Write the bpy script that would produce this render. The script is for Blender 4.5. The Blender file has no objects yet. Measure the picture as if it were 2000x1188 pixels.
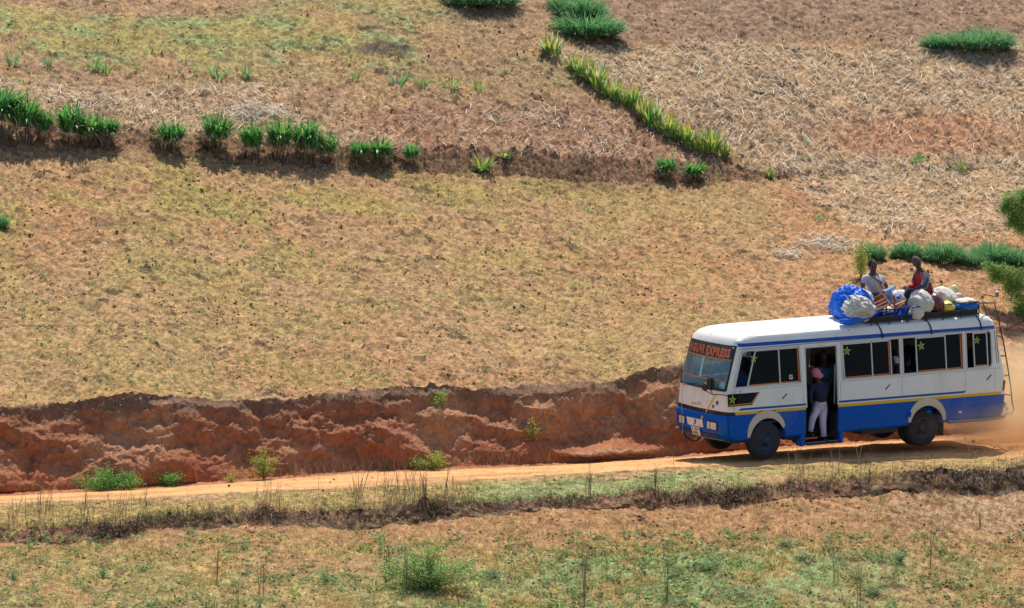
import bpy, bmesh, math, random
import numpy as np
from mathutils import Vector, Matrix
rng = np.random.RandomState(7); random.seed(7)
scene = bpy.context.scene
COL = scene.collection

# ------------------------------------------------------------------ camera, sky, sun, exposure
PHI = math.radians(5.5); DIST = 130.0; K = 96.5*DIST
f_ = np.array([0, math.cos(PHI), -math.sin(PHI)]); r_ = np.array([1.0, 0, 0]); u_ = np.array([0, math.sin(PHI), math.cos(PHI)])
CAM = -(f_*DIST + r_*5.109 - u_*3.15)
cd = bpy.data.cameras.new('camera'); cam = bpy.data.objects.new('camera', cd); COL.objects.link(cam)
cam.location = CAM; cam.rotation_euler = (math.pi/2-PHI, 0, 0)
cd.sensor_width = 36; cd.lens = 36*K/2000; cd.clip_start = 1; cd.clip_end = 2000
scene.camera = cam
SUN_EL = math.radians(61); SUN_AZ = math.radians(5)          # azimuth clockwise from +Y (behind the scene)
w = bpy.data.worlds.new('World'); scene.world = w; w.use_nodes = True
nt = w.node_tree; bg = nt.nodes['Background']
sky = nt.nodes.new('ShaderNodeTexSky'); sky.sky_type = 'NISHITA'; sky.sun_disc = False
sky.sun_elevation = SUN_EL; sky.sun_rotation = SUN_AZ; sky.dust_density = 1.5
nt.links.new(sky.outputs[0], bg.inputs[0]); bg.inputs[1].default_value = 0.13
sd = bpy.data.lights.new('sun', 'SUN'); sd.energy = 4.3; sd.angle = math.radians(0.5); sd.color = (1.0, 0.93, 0.78)
sun = bpy.data.objects.new('sun', sd); COL.objects.link(sun)
sdir = Vector((math.sin(SUN_AZ)*math.cos(SUN_EL), math.cos(SUN_AZ)*math.cos(SUN_EL), math.sin(SUN_EL)))
sun.rotation_euler = sdir.to_track_quat('Z', 'Y').to_euler(); sun.location = (0, 20, 40)
scene.view_settings.view_transform = 'Standard'; scene.view_settings.look = 'None'
scene.view_settings.gamma = 1; scene.view_settings.exposure = 0.2
scene.cycles.max_bounces = 5; scene.cycles.diffuse_bounces = 3; scene.cycles.transparent_max_bounces = 12

# ------------------------------------------------------------------ helpers
def unproj(px, py, Y):
    px = np.asarray(px, float); py = np.asarray(py, float); Y = np.asarray(Y, float)
    dx = (px-1000)/K; dz = (594-py)/K
    d = f_[None, :]+dx.reshape(-1, 1)*r_+dz.reshape(-1, 1)*u_
    t = (Y.ravel()-CAM[1])/d[:, 1]
    return CAM[None, :]+d*t[:, None]
def proj(P):
    q = np.asarray(P, float)-CAM; d = q@f_
    return 1000+K*(q@r_)/d, 594-K*(q@u_)/d

def tag(o, label=None, cat=None, group=None, kind=None):
    if label: o['label'] = label
    if cat: o['category'] = cat
    if group: o['group'] = group
    if kind: o['kind'] = kind
    return o
def empty(name, loc=(0, 0, 0)):
    o = bpy.data.objects.new(name, None); o.empty_display_size = .1; o.location = loc; COL.objects.link(o); return o
def link(name, me, mat=None, parent=None):
    o = bpy.data.objects.new(name, me); COL.objects.link(o)
    if mat and not me.materials: me.materials.append(mat)
    if parent: o.parent = parent
    return o
def copy_tree(o, parent=None):
    c = o.copy(); COL.objects.link(c); c.parent = parent
    for ch in [x for x in bpy.data.objects if x.parent == o]: copy_tree(ch, c)
    return c
def npmesh(name, V, F, C=None, smooth=False):
    """mesh from numpy arrays; F is (n,3) or (n,4); C optional per-vertex rgb"""
    me = bpy.data.meshes.new(name); V = np.asarray(V, np.float32); F = np.asarray(F, np.int32)
    n, k = F.shape
    me.vertices.add(len(V)); me.vertices.foreach_set('co', V.ravel())
    me.loops.add(n*k); me.loops.foreach_set('vertex_index', F.ravel())
    me.polygons.add(n); me.polygons.foreach_set('loop_start', np.arange(0, n*k, k, dtype=np.int32))
    try: me.polygons.foreach_set('loop_total', np.full(n, k, np.int32))
    except Exception: pass
    if smooth: me.polygons.foreach_set('use_smooth', np.ones(n, bool))
    if C is not None:
        a = me.color_attributes.new('Col', 'FLOAT_COLOR', 'POINT')
        c4 = np.ones((len(V), 4), np.float32); c4[:, :3] = C; a.data.foreach_set('color', c4.ravel())
    me.update(calc_edges=True)
    return me

def h2(ix, iy, s):
    ix = ix.astype(np.int64); iy = iy.astype(np.int64)
    h = (ix*374761393+iy*668265263+s*2147483647) & 0xffffffff
    h = ((h ^ (h >> 13))*1274126177) & 0xffffffff
    h = ((h ^ (h >> 16))*2246822519) & 0xffffffff
    return ((h ^ (h >> 15)) & 0xffffff)/float(0xffffff)
def vn(x, y, s=0):
    x = np.asarray(x, float); y = np.asarray(y, float)
    x0 = np.floor(x); y0 = np.floor(y); fx = x-x0; fy = y-y0
    fx = fx*fx*(3-2*fx); fy = fy*fy*(3-2*fy)
    a = h2(x0, y0, s); b = h2(x0+1, y0, s); c = h2(x0, y0+1, s); d = h2(x0+1, y0+1, s)
    return (a*(1-fx)+b*fx)*(1-fy)+(c*(1-fx)+d*fx)*fy
def fbm(x, y, sc, o=4, s=0, g=.5):
    r = 0; a = 1; t = 0; x = np.asarray(x)/sc; y = np.asarray(y)/sc
    for i in range(o):
        r = r+a*vn(x, y, s+i*17); t += a; a *= g; x = x*2.03+13.7; y = y*2.03+7.1
    return r/t
def sst(a, b, x):
    t = np.clip((x-a)/(b-a+1e-9), 0, 1); return t*t*(3-2*t)
def mixc(a, b, t):
    t = np.asarray(t)[:, None]; return np.asarray(a)*(1-t)+np.asarray(b)*t

def mat_new(name):
    m = bpy.data.materials.new(name); m.use_nodes = True
    return m, m.node_tree, m.node_tree.nodes['Principled BSDF']
def mat(name, col, rough=.6, var=.12, sc=6, bump=0, bsc=40, metal=0, spec=.5, coat=0):
    """plain surface with procedural tone variation and optional bump"""
    m, n, b = mat_new(name)
    tc = n.nodes.new('ShaderNodeTexCoord'); nz = n.nodes.new('ShaderNodeTexNoise'); nz.inputs['Scale'].default_value = sc; nz.inputs['Detail'].default_value = 5
    n.links.new(tc.outputs['Object'], nz.inputs['Vector'])
    mx = n.nodes.new('ShaderNodeMix'); mx.data_type = 'RGBA'
    mx.inputs[6].default_value = (*[c*(1-var) for c in col], 1); mx.inputs[7].default_value = (*[min(1, c*(1+var)) for c in col], 1)
    n.links.new(nz.outputs[0], mx.inputs[0]); n.links.new(mx.outputs[2], b.inputs['Base Color'])
    b.inputs['Roughness'].default_value = rough; b.inputs['Metallic'].default_value = metal
    b.inputs['Specular IOR Level'].default_value = spec; b.inputs['Coat Weight'].default_value = coat
    if bump:
        n2 = n.nodes.new('ShaderNodeTexNoise'); n2.inputs['Scale'].default_value = bsc; n2.inputs['Detail'].default_value = 4
        n.links.new(tc.outputs['Object'], n2.inputs['Vector'])
        bp = n.nodes.new('ShaderNodeBump'); bp.inputs['Strength'].default_value = 1; bp.inputs['Distance'].default_value = bump
        n.links.new(n2.outputs[0], bp.inputs['Height']); n.links.new(bp.outputs[0], b.inputs['Normal'])
    return m
def mat_attr(name, rough=.9, var=.25, sc=25, bump=.01, bsc=60, spec=.2, transl=0):
    """surface whose tone comes from the mesh's own colour attribute times fine procedural noise"""
    m, n, b = mat_new(name)
    at = n.nodes.new('ShaderNodeAttribute'); at.attribute_name = 'Col'
    ge = n.nodes.new('ShaderNodeNewGeometry'); nz = n.nodes.new('ShaderNodeTexNoise'); nz.inputs['Scale'].default_value = sc; nz.inputs['Detail'].default_value = 5
    n.links.new(ge.outputs['Position'], nz.inputs['Vector'])
    mr = n.nodes.new('ShaderNodeMapRange'); mr.inputs[1].default_value = .3; mr.inputs[2].default_value = .7; mr.inputs[3].default_value = 1-var; mr.inputs[4].default_value = 1+var
    n.links.new(nz.outputs[0], mr.inputs[0])
    vm = n.nodes.new('ShaderNodeVectorMath'); vm.operation = 'SCALE'; n.links.new(at.outputs[0], vm.inputs[0]); n.links.new(mr.outputs[0], vm.inputs['Scale'])
    n.links.new(vm.outputs[0], b.inputs['Base Color'])
    b.inputs['Roughness'].default_value = rough; b.inputs['Specular IOR Level'].default_value = spec
    if bump:
        n2 = n.nodes.new('ShaderNodeTexNoise'); n2.inputs['Scale'].default_value = bsc; n2.inputs['Detail'].default_value = 3
        n.links.new(ge.outputs['Position'], n2.inputs['Vector'])
        bp = n.nodes.new('ShaderNodeBump'); bp.inputs['Distance'].default_value = bump
        n.links.new(n2.outputs[0], bp.inputs['Height']); n.links.new(bp.outputs[0], b.inputs['Normal'])
    if transl:
        tr = n.nodes.new('ShaderNodeBsdfTranslucent'); n.links.new(vm.outputs[0], tr.inputs[0])
        ms = n.nodes.new('ShaderNodeMixShader'); ms.inputs[0].default_value = transl
        n.links.new(b.outputs[0], ms.inputs[1]); n.links.new(tr.outputs[0], ms.inputs[2])
        n.links.new(ms.outputs[0], n.nodes['Material Output'].inputs['Surface'])
    return m
M_GROUND = mat_attr('soil', .95, .28, 22, .022, 26)
M_BANK = mat_attr('red_earth', .9, .22, 12, .03, 22)
M_ROAD = mat_attr('dusty_road', .95, .07, 5, .004, 40)
M_LEAF = mat_attr('leaf', .42, .2, 14, 0, spec=.4, transl=.42)
M_GRASS = mat_attr('grass_blade', .6, .2, 14, 0, spec=.3, transl=.35)
M_STRAW = mat_attr('straw', .75, .15, 20, 0, spec=.25, transl=.1)
M_CLOD = mat_attr('clod', .95, .2, 30, .01, 60)

# ------------------------------------------------------------------ terrain: break lines from near to far
# each: [(px, py)...], [(px, Y)...], amplitude of height noise, waviness in px
ldist = lambda a: ([p[0] for p in a], [p[1] for p in a])
R1py = [(0, 984), (260, 972), (700, 952), (1060, 930), (1400, 911), (1493, 909), (1600, 905), (1800, 896), (2000, 888), (2600, 860)]
R1Y = [(-600, -11.5), (0, -8.1), (700, -5.2), (1060, -3.4), (1400, -1.75), (1493, -1.3), (1600, -.6), (1803, .7), (2000, 2.0), (2600, 6)]
R2py = [(0, 969), (260, 957), (700, 924), (1060, 910), (1400, 889), (1500, 879), (1600, 870), (1800, 858), (2000, 846), (2600, 815)]
R2Y = [(-600, -9.0), (0, -5.6), (700, -2.4), (1060, -.5), (1400, 1.75), (1493, 2.4), (1600, 3.2), (1803, 4.5), (2000, 5.8), (2600, 10)]
LTpy = [(0, 1024), (200, 1020), (300, 1013), (500, 1003), (700, 988), (950, 983), (1150, 978), (1250, 962), (1400, 957), (1500, 953), (1600, 946), (1700, 936), (1800, 924), (2000, 908), (2600, 880)]
LBpy = [(0, 1064), (200, 1060), (300, 1036), (400, 1040), (500, 1030), (700, 1028), (950, 1013), (1050, 1000), (1150, 1001), (1250, 1003), (1400, 993), (1500, 984), (1700, 974), (1745, 962), (1800, 968), (1900, 972), (2000, 957), (2600, 930)]
CTpy = [(-600, 820), (0, 797), (100, 792), (200, 777), (400, 776), (560, 780), (700, 768), (850, 752), (1000, 757), (1120, 748), (1200, 738), (1330, 716), (1500, 705), (1700, 695), (1900, 700), (2000, 722), (2600, 740)]
TBpy = [(-600, 270), (0, 288), (250, 295), (400, 312), (640, 330), (900, 342), (1200, 353), (1480, 352), (1600, 345), (2000, 325), (2600, 290)]
TTpy = [(-600, 235), (0, 252), (250, 258), (400, 272), (640, 288), (900, 300), (1200, 308), (1400, 322), (1500, 342), (1600, 341), (2000, 321), (2600, 286)]
def ip(tab, px): return np.interp(px, *ldist(tab))
def wav(px, sc, amp, s): return (fbm(px, px*0+3.3, sc, 4, s)-.5)*2*amp
def breaklines(px):
    r1y, r2y = ip(R1Y, px), ip(R2Y, px)
    lt, lb = ip(LTpy, px)+wav(px, 60, 15, 5)+wav(px, 14, 8, 6), ip(LBpy, px)+wav(px, 80, 12, 8)
    r1 = ip(R1py, px)+wav(px, 90, 5, 11)+wav(px, 20, 2.5, 12); r2 = ip(R2py, px)+wav(px, 120, 1.5, 15)
    ct = ip(CTpy, px)+wav(px, 120, 8, 21)+wav(px, 25, 6, 22); ctY = r2y+1.4+wav(px, 90, .3, 23)
    tb, tt = ip(TBpy, px)+wav(px, 70, 5, 31), ip(TTpy, px)+wav(px, 60, 7, 33)
    tbY = ctY+14.5-wav(px, 90, .3, 23)
    step = sst(1560, 1400, px)*.65+.12
    ltY = r1y-2.4; lbY = ltY-.55
    one = px*0; tb = tb+wav(px, 16, 5, 35)*sst(600, 700, px)*sst(1560, 1480, px); tt = tt+wav(px, 20, 7, 36)*sst(600, 700, px)*sst(1500, 1400, px)
    L = [(one+4500, one-60, .3), (one+1750, lbY-17, .3), (one+1262, lbY-8.5, 1), (lb, lbY, .8), (lt, ltY, .8), (r1, r1y, .12),
         (r2, r2y, .12), (r2-5, r2y+.3, .6), (ct, ctY, 1), (tb, tbY, 1.4), (tt, tbY+step, 2.2), (one-10, tbY+step+10, 1), (one-600, tbY+27, 1), (one-2200, tbY+110, .3)]
    return L
NROW = [5, 22, 105, 24, 44, 14, 4, 95, 270, 26, 165, 45, 10]
SEG = ['valley', 'lower_field', 'lower_field', 'lower_bank', 'road_verge', 'dirt_road', 'ditch', 'earth_cut', 'hillside', 'hillside', 'hillside', 'hillside', 'hillside']
def hdisp(x, y, amp, k=1.0):
    big = (fbm(x, y, 2.6, 3, 41)-.5)*.16
    mid = (fbm(x, y, .5, 3, 43)-.5)*.05
    cl = np.clip(fbm(x, y, .15, 3, 47, .6)-.50, 0, 1)*.17
    fine = (vn(x/.045, y/.07, 51)-.5)*.042
    return amp*(big+mid+cl*k+fine)
def base_at(px, py):
    """ground point under an image position: x,y,z of the finished surface"""
    px = np.atleast_1d(np.asarray(px, float)); py = np.atleast_1d(np.asarray(py, float))
    L = breaklines(px); Y = np.zeros_like(px); A = np.ones_like(px)
    for a, b in zip(L[:-1], L[1:]):
        m = (py <= a[0]+1e-6) & (py >= b[0])
        t = np.clip((a[0]-py)/(a[0]-b[0]+1e-9), 0, 1)
        Y = np.where(m, a[1]*(1-t)+b[1]*t, Y); A = np.where(m, a[2]*(1-t)+b[2]*t, A)
    P = unproj(px, py, Y); P[:, 2] += hdisp(P[:, 0], P[:, 1], A)
    return P
def blob(px, py, cx, cy, rx, ry, soft=.5):
    d = np.sqrt(((px-cx)/rx)**2+((py-cy)/ry)**2); return 1-sst(1-soft, 1+soft, d)

SOIL = np.array([.375, .228, .112]); RED = np.array([.37, .185, .085]); DARK = np.array([.17, .10, .065]); DULL = np.array([.31, .192, .112])
OLIVE = np.array([.325, .245, .078]); GREEN = np.array([.20, .30, .11]); TEAL = np.array([.19, .33, .15]); STRAWC = np.array([.56, .42, .26])
def grassmap(px, py, n1, n2):
    """how grassy the ground is at a place, 0..1, and how green"""
    g = np.zeros_like(px); gr = np.zeros_like(px)
    F1 = (py > ip(TBpy, px)) & (py < 830)
    gg = .55*sst(640, 320, py)*sst(1450, 700, px)+.48*sst(2000, 1000, px)
    g = np.where(F1, gg*sst(.35, .65, n1)*1.1, g); gr = np.where(F1, .25*sst(.6, .8, n2), gr)
    up = (py < ip(TTpy, px))
    left = up*sst(1050, 700, px+0*py)*sst(190, 90, py)
    soilpatch = blob(px, py, 300, 5, 230, 30)+blob(px, py, 60, 0, 60, 12)
    gu = left*sst(.3, .6, n1+.15*blob(px, py, 250, 60, 380, 45)+.15*blob(px, py, 650, 40, 300, 50))*(1-np.clip(soilpatch, 0, 1))
    g = np.where(up, np.maximum(gu, .35*blob(px, py, 950, 130, 250, 60)*sst(.4, .6, n1)), g); gr = np.where(up, .6*sst(.45, .7, n2)+.2, gr)
    low = py > ip(LBpy, px)
    gl = .30+.6*sst(1030, 1090, py)*sst(.22, .5, n1)
    g = np.where(low, np.maximum(gl*.8, .9*sst(1040, 1080, py)*blob(px, py, 1350, 1110, 480, 70)), g)
    gr = np.where(low, sst(1060, 1100, py)*np.maximum(np.maximum(blob(px, py, 1400, 1125, 520, 95, .7), .7*blob(px, py, 900, 1125, 260, 75)), .35*sst(1060, 1120, py))*sst(.28, .5, n2), gr)
    ver = (py <= ip(LTpy, px)+6) & (py > ip(R1py, px)-6)
    gv = .85*sst(0, 8, py-ip(R1py, px)+10*(n2-.5))
    g = np.where(ver, gv*sst(.25, .5, n1), g); gr = np.where(ver, .9*sst(880, 980, px)*sst(1560, 1400, px)*sst(5, 15, py-ip(R1py, px)), gr)
    return np.clip(g, 0, 1), np.clip(gr, 0, 1)
def strawmap(px, py, n1):
    up = (py < ip(TTpy, px)+4)
    diag = 1118+(py-128)*1.75
    right = sst(-6, 14, px-diag)*sst(82, 100, py+6*np.sin(px/70))
    bare = blob(px, py, 1800, 265, 210, 40)*.75+blob(px, py, 1480, 245, 60, 20)*.3
    s = right*(1-bare)*np.where(up, 1, sst(1500, 1600, px)*sst(480, 430, py))
    mid = np.where(up, sst(1450, 1300, px)*sst(195, 235, py+8*np.sin(px/50.))*sst(450, 640, px)*.65*(.4+.8*sst(.4, .6, n1)), 0)
    left = np.where(up, sst(620, 500, px)*sst(145, 180, py)*.6*(.3+.9*sst(.4, .6, n1)), 0)
    return np.clip(np.maximum(s, np.maximum(mid, left)), 0, 1)
def ground_color(px, py, P, zone):
    x, y = P[:, 0], P[:, 1]; yy = y
    n1 = fbm(x, yy, 1.6, 4, 61); n2 = fbm(x, yy, .7, 4, 67); n3 = fbm(x, yy, .085, 3, 71); n4 = fbm(x, yy, 4.5, 3, 73); nf = vn(x/.035, yy/.05, 79)
    if zone == 'dirt_road':
        t = fbm(x*.25, yy, .25, 3, 83)
        c = mixc([.74, .40, .165], [.60, .31, .13], sst(.35, .7, t)); cr_ = np.clip((ip(R1py, px)-py)/(ip(R1py, px)-ip(R2py, px)+1e-3), 0, 1); c = mixc(c, [.50, .26, .13], .45*np.exp(-((cr_-.5)/.10)**2)*sst(.3, .6, n2)+.5*sst(.85, 1, cr_)*sst(.3, .6, n2)); st_ = fbm(cr_*5, px/260., 1, 3, 97); c = c*(.9+.2*nf)[:, None]*(1-.25*sst(.62, .75, n3))[:, None]*(1-.28*sst(.5, .7, st_))[:, None]
        edge = np.minimum(ip(R1py, px)-py, 99); c = mixc(c, [.50, .27, .14], .6*sst(7, 0, edge)*sst(.3, .6, n2))
        return c
    if zone == 'earth_cut': return None
    c = mixc(SOIL, RED, sst(.45, .7, n4)*.6)
    up = (py < ip(TTpy, px)+6)
    c = mixc(c, DULL, np.where(up, .8*sst(.3, .6, n2+.1), .2*sst(.5, .7, n2)))
    midr = np.where(up, sst(200, 225, py)*sst(620, 760, px)*sst(1480, 1400, px), 0)
    c = mixc(c, [.27, .135, .08], midr*.85)
    bare = blob(px, py, 1800, 265, 230, 45)+blob(px, py, 1580, 400, 60, 60)
    c = mixc(c, [.40, .185, .10], np.clip(bare, 0, 1)*.7)
    c = mixc(c, [.27, .17, .115], np.where(up, sst(90, 75, py)*sst(1120, 1180, px), 0)*.7)
    right = ((py > 430) & (py < 720))*sst(1400, 1600, px); c = mixc(c, [.44, .21, .11], right*.5)
    low = py > ip(LBpy, px)-3
    c = mixc(c, [.35, .170, .085], low*(.6+.35*sst(1090, 1030, py)))
    g, gr = grassmap(px, py, n1, n2)
    gc = mixc(OLIVE, GREEN, gr); gc = mixc(gc, TEAL, gr*sst(.5, .7, n3)*.5)
    c = mixc(c, gc, g*(.45+.5*sst(.35, .6, n3))*np.where(low, 1.15, 1).clip(0, 1.05))
    s = strawmap(px, py, n1)
    c = mixc(c, STRAWC*.95, s*.38*sst(.25, .55, n3))
    # terrace step: bare dark soil; burnt patch
    st = (py > ip(TTpy, px)-2) & (py < ip(TBpy, px)+2) & (px < 1540)
    c = mixc(c, [.22, .115, .07], st*.75)
    c = mixc(c, [.27, .14, .085], sst(30, 0, np.abs(py-ip(TBpy, px)-4))*.4*sst(1540, 1300, px))
    burnt = np.clip(1.3*blob(px, py, 750, 101, 55, 12, .5)+.7*blob(px, py, 945, 33, 60, 9, .6)+.5*blob(px, py, 205, 437, 30, 10), 0, 1)
    c = mixc(c, [.09, .065, .055], burnt*sst(.25, .45, n3)*.95)
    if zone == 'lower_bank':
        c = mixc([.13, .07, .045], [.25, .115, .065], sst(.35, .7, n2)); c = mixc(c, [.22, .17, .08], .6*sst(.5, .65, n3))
    ash = low*blob(px, py, 1960, 1000, 240, 45, .8); c = mixc(c, [.36, .33, .30], ash*sst(.5, .6, n3)*.35)
    # darker crumbs and pale dust
    c = c*(0.70+.55*sst(.28, .72, n3))[:, None]*(0.76+.48*nf)[:, None]
    c = c*(1-.60*sst(.60, .72, fbm(x/1.6, yy, .16, 3, 91)*.7+.3*n2))[:, None]*(1+.25*sst(.6, .75, fbm(x/2, yy, .12, 3, 95)))[:, None]
    return c

def build_terrain():
    pin = np.arange(-70, 2071, 2.1)
    pl = -70-np.cumsum(np.geomspace(4, 400, 30)); prr = 2070+np.cumsum(np.geomspace(4, 400, 30))
    PX = np.concatenate([pl[::-1], pin, prr]); n = len(PX)
    L = breaklines(PX)
    groups = {}
    for i in range(len(L)-1):
        nr = NROW[i]
        rows = []
        for j in range(nr+1):
            t = j/nr
            if SEG[i] == 'valley': tt = t
            else: tt = t
            py = L[i][0]*(1-tt)+L[i+1][0]*tt; Y = L[i][1]*(1-tt)+L[i+1][1]*tt; A = np.full(n, L[i][2]*(1-tt)+L[i+1][2]*tt)
            rows.append((py, Y, A, np.full(n, t)))
        groups.setdefault({'valley': 'lower_field', 'ditch': 'earth_cut'}.get(SEG[i], SEG[i]), []).append((SEG[i], rows))
    for gname, segs in groups.items():
        Vs, Cs, Fs, off = [], [], [], 0
        for sname, rows in segs:
            py = np.concatenate([r[0] for r in rows]); Y = np.concatenate([r[1] for r in rows]); A = np.concatenate([r[2] for r in rows]); T = np.concatenate([r[3] for r in rows])
            px = np.tile(PX, len(rows)); P = unproj(px, py, Y)
            P0 = P.copy()
            P[:, 2] += hdisp(P[:, 0], P[:, 1], A)
            if gname == 'dirt_road':
                # wheel ruts
                w_ = np.sin(np.pi*np.clip(T, 0, 1)); P[:, 2] -= .025*(np.exp(-((T-.33)/.07)**2)+np.exp(-((T-.68)/.07)**2))*w_
            if sname == 'earth_cut':
                x, z = P0[:, 0], P0[:, 2]; e = np.sin(np.pi*np.clip(T, 0, 1))**.6
                xs = x*.8+z*.75     # strata and gullies lean down to the right
                lump = fbm(x+z*1.1, z*1.5-x*.45, 1.15, 3, 101, .42)-.5
                ridge = 1-np.abs(fbm(x*.55+z*1.2, z-x*.45, .6, 3, 103, .4)*2-1)
                crack = sst(.94, 1.0, 1-np.abs(fbm(x*.7+z*.8, z*.8-x*.3, .8, 4, 107)*2-1))
                crack2 = sst(.95, 1.0, 1-np.abs(fbm(x, z, .45, 3, 113)*2-1))
                fine = fbm(x, z, .10, 3, 109)-.5
                d = .70*lump+.24*(ridge-.6)-.03*crack-.0*crack2+.08*fine+.03*(vn(x/.05, z/.05, 111)-.5)+.07*(fbm(x+z*.9, z*1.6-x*.6, .28, 3, 108)-.5)
                lip = np.exp(-((T-.90)/.055)**2)*.13*(.2+fbm(x, z*0, .4, 3, 117))*sst(.35, .6, fbm(x, z*0, 1.4, 2, 118))   # overhanging turf lip
                slump = np.clip(.28-T, 0, 1)*1.9*np.clip(fbm(x, x*0, 1.5, 3, 119)-.42, 0, 1)*3
                P[:, 1] -= e*d+lip+slump*e; P[:, 2] += .35*e*d
                top = sst(.78, .93, T+.25*(fbm(x, z, .5, 3, 121)-.5))
                nn = fbm(x, z, 1.1, 4, 123)
                c = mixc([.35, .135, .068], [.44, .215, .115], sst(.4, .65, nn)); c = mixc(c, [.37, .108, .046], sst(.45, .0, T)*.8)
                c = mixc(c, [.19, .115, .075], top*.85); c = mixc(c, [.13, .07, .05], np.clip(crack, 0, 1)*.2)
                c = c*(.8+.4*fbm(x, z, .12, 3, 127))[:, None]
                pale = blob(px, py, 1200, 885, 90, 14)+.5*blob(px, py, 1300, 880, 70, 8); c = mixc(c, [.46, .27, .17], np.clip(pale, 0, 1)*.8)
                bp = blob(px, py, 1195, 880, 95, 18); P[:, 1] -= .40*bp*(1-sst(.1, .5, T))*sst(0, .12, T)
            elif sname == 'lower_bank':
                x, z = P0[:, 0], P0[:, 2]; e = np.sin(np.pi*np.clip(T, 0, 1))**.6
                d = .5*(fbm(x, z, .35, 4, 131)-.5)+.10*(fbm(x, z, .08, 3, 133)-.5)+.25*(fbm(x, x*0, 1.1, 3, 135)-.5)
                P[:, 1] -= e*d; c = ground_color(px, py, P0, 'lower_bank')
            elif sname == 'ditch':
                c = np.tile([.40, .17, .085], (len(P), 1))*(.8+.4*fbm(P[:, 0], P[:, 1], .1, 3, 9))[:, None]
            else: c = ground_color(px, py, P0, sname)
            nr = len(rows); idx = np.arange(nr*n).reshape(nr, n)+off
            F = np.stack([idx[:-1, :-1].ravel(), idx[:-1, 1:].ravel(), idx[1:, 1:].ravel(), idx[1:, :-1].ravel()], 1)
            Vs.append(P); Cs.append(c); Fs.append(F); off += len(P)
        me = npmesh(gname, np.concatenate(Vs), np.concatenate(Fs), np.concatenate(Cs), smooth=True)
        o = link(gname, me, {'dirt_road': M_ROAD, 'earth_cut': M_BANK}.get(gname, M_GROUND))
        tag(o, kind='structure')
build_terrain()

# ------------------------------------------------------------------ blades, leaves, clods
def grad_at(px, py):
    a = base_at(px, py+3); b = base_at(px, py-3)
    dy = b[:, 1]-a[:, 1]; return np.clip((b[:, 2]-a[:, 2])/np.maximum(dy, .02), -.1, .5)
def blades(root, yaw, lean, length, width, droop, seg, col, tip=None, grad=None, twist=None, shape=.9):
    N = len(root); k = seg
    s = np.linspace(0, 1, k+1)
    hx, hy = np.cos(yaw), np.sin(yaw)
    pos = np.zeros((N, k+1, 3)); pos[:, 0] = root
    for i in range(k):
        th = lean+droop*((i+.5)/k); st = (length/k)
        pos[:, i+1, 0] = pos[:, i, 0]+st*np.sin(th)*hx; pos[:, i+1, 1] = pos[:, i, 1]+st*np.sin(th)*hy; pos[:, i+1, 2] = pos[:, i, 2]+st*np.cos(th)
    if grad is not None: pos[:, :, 2] += grad[:, None]*(pos[:, :, 1]-root[:, None, 1])
    wp = np.sin(np.pi*(.18+.78*s))**shape; wp[-1] = .12
    tw = yaw+np.pi/2 if twist is None else twist
    sv = np.stack([np.cos(tw), np.sin(tw), 0*tw], 1)
    off = .5*width[:, None, None]*wp[None, :, None]*sv[:, None, :]
    V = np.stack([pos-off, pos+off], 2).reshape(-1, 3)
    b = np.arange(N)[:, None]*(2*(k+1))+2*np.arange(k)[None, :]
    F = np.stack([b, b+1, b+3, b+2], -1).reshape(-1, 4)
    c = np.repeat(col[:, None, :], k+1, 1)
    if tip is not None:
        tt = np.clip((s-.55)/.45, 0, 1)[None, :, None]; c = c*(1-tt)+tip[:, None, :]*tt
    C = np.repeat(c[:, :, None, :], 2, 2).reshape(-1, 3)
    return V, F, C
def merge(parts):
    V, F, C, o = [], [], [], 0
    for v, f, c in parts:
        V.append(v); F.append(np.asarray(f)+o); C.append(c); o += len(v)
    return np.concatenate(V), np.concatenate(F), np.concatenate(C)
def pick(cols, n, jit=.15):
    cols = np.asarray(cols, float); c = cols[rng.randint(len(cols), size=n)]
    return c*(1+jit*(rng.rand(n, 1)*2-1))*(1+.06*(rng.rand(n, 3)*2-1))
def leafcloud(cen, size, col, tilt=1.0):
    """small kite shaped leaves, randomly turned, at the given centres"""
    N = len(cen); a = rng.rand(N)*2*np.pi; el = (rng.rand(N)-.2)*tilt
    d = np.stack([np.cos(a)*np.cos(el), np.sin(a)*np.cos(el), np.sin(el)], 1)
    r = rng.randn(N, 3); s = np.cross(d, r); s /= np.linalg.norm(s, axis=1)[:, None]+1e-9
    L = size[:, None]; V = np.stack([cen, cen+d*L*.5+s*L*.22, cen+d*L, cen+d*L*.5-s*L*.22], 1).reshape(-1, 3)
    F = np.arange(4*N).reshape(N, 4); return V, F, np.repeat(col, 4, 0)
def stuff(name, parts, m, label=None):
    V, F, C = merge(parts); o = link(name, npmesh(name, V, F, C), m); tag(o, label, None, None, 'stuff'); return o
def rand_region(n, x0, x1, y0, y1):
    return x0+rng.rand(n)*(x1-x0), y0+rng.rand(n)*(y1-y0)
def nm(P, sc, s): return fbm(P[:, 0], P[:, 1], sc, 4, s)

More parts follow.
